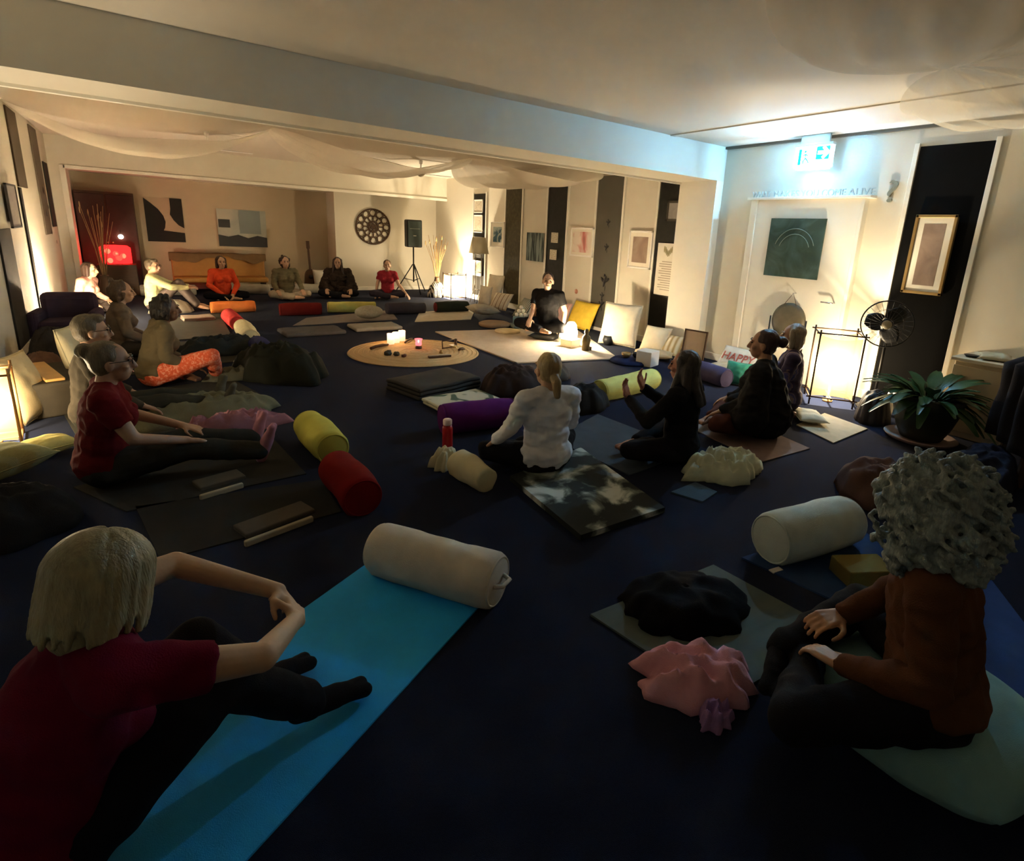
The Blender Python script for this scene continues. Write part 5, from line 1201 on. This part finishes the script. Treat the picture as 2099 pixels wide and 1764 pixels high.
person((4.48, 12.5, .008), yaw(-.3, -.9), 'cross', 'slim person in a dark red t-shirt left of the loudspeaker stand',
       skin=PALE, shirt=(.24, .02, .03), sleeve='short', pants=(.03, .025, .035), hair=('ponytail', (.08, .04, .02)), vox=.009, w=.92,
       J=dict(elbR=(.22, .02, .33), wriR=(.26, .06, .08), elbL=(-.24, .10, .33), wriL=(-.40, .30, .13)))
person((5.03, 6.95, .135), yaw(-.80, -.5), 'cross', 'man in black with short hair leading the circle from the cream rug',
       skin=PALE, shirt=(.014, .013, .013), sleeve='short', pants=BLK, hair=('crop', (.04, .025, .018)), vox=.008, female=False, w=1.12, sc=1.06, look=(.0, .4),
       J=dict(elbR=(.20, .08, .30), wriR=(.15, .28, .20), elbL=(-.27, -.02, .32), wriL=(-.30, .12, .10)))
pillow((5.05, 6.97, .066), .44, .44, .125, (0, 0, .5), 'flat dark seat cushion under the man in black', cloth((.03, .03, .03)), seed=41)
q = at(1040, 682); tag(obj('frame_drum', lathe(BM(), [(0, .03), (.20, .03), (.21, .025), (.21, 0), (.19, 0), (0, .01)], 36), cloth((.72, .60, .40)), loc=(q.x, q.y, .018)), 'round cream frame drum lying by the knee of the man in black', 'drum')
person((2.12, 2.87, .008), yaw(.10, 1), 'cross', 'blonde woman with a low ponytail in a white top, seen from behind',
       skin=PALE, shirt=(.76, .77, .86), sleeve='long', pants=BLK, hair=('ponytail', (.36, .27, .14)), vox=.007, sc=.97, w=1.12, amp=.013,
       J=dict(elbL=(-.27, .02, .36), wriL=(-.32, .16, .22)))
person((3.10, 2.52, .008), yaw(-.32, 1), 'cross', 'person in dark clothes with long dark hair holding hands up to the chest',
       skin=(.46, .22, .15), shirt=(.010, .010, .012), sleeve='long', pants=(.010, .009, .012), hair=('long', (.035, .028, .024)), vox=.007, sc=.98,
       J=dict(elbR=(.22, .20, .34), wriR=(.05, .37, .50), elbL=(-.26, .16, .34), wriL=(-.12, .40, .44)), hd=dict(R=(-.3, .2, .8), L=(-.1, .3, .8)), hn=dict(R=(0, 1, -.2), L=(0, 1, -.2)))
person((4.22, 2.62, .012), yaw(-.5, 1), 'cross', 'broad person in a black poncho with dark hair in a bun, on the rose mat',
       skin=(.40, .22, .14), shirt=(.014, .013, .013), sleeve='long', pants=(.10, .035, .025), hair=('bun', (.035, .015, .014), (.02, -.145, .035)), vox=.008, w=1.38, sc=1.06, amp=.016, cape=True)
STR = ramp_mat('plaid', [(0, (.03, .02, .045)), (.5, (.05, .04, .10)), (.52, (.22, .16, .16)), (.8, (.04, .05, .22)), (1, (.30, .24, .22))], 9, 1, .8, tex='wave', stretch=(.3, .3, 3))
person((5.0, 2.82, .012), yaw(-.6, 1), 'kneel', 'person with grey bobbed hair in a striped navy top beside the tall lantern',
       skin=(.45, .26, .18), shirt=(.06, .05, .12), shirt_mat=STR, sleeve='long', pants=(.03, .02, .04), hair=('bob', (.26, .21, .15)), vox=.009, seat=.03)

heap((at(478, 905).x, at(478, 905).y, .09), .36, .10, .12, .10, 'dusty pink ruffled cloth over the shins of the person in the red shirt', cloth((.34, .16, .20)), name='pink_scarf', cat='scarf', seed=91, amp=.06, fr=12, ragged=.25)
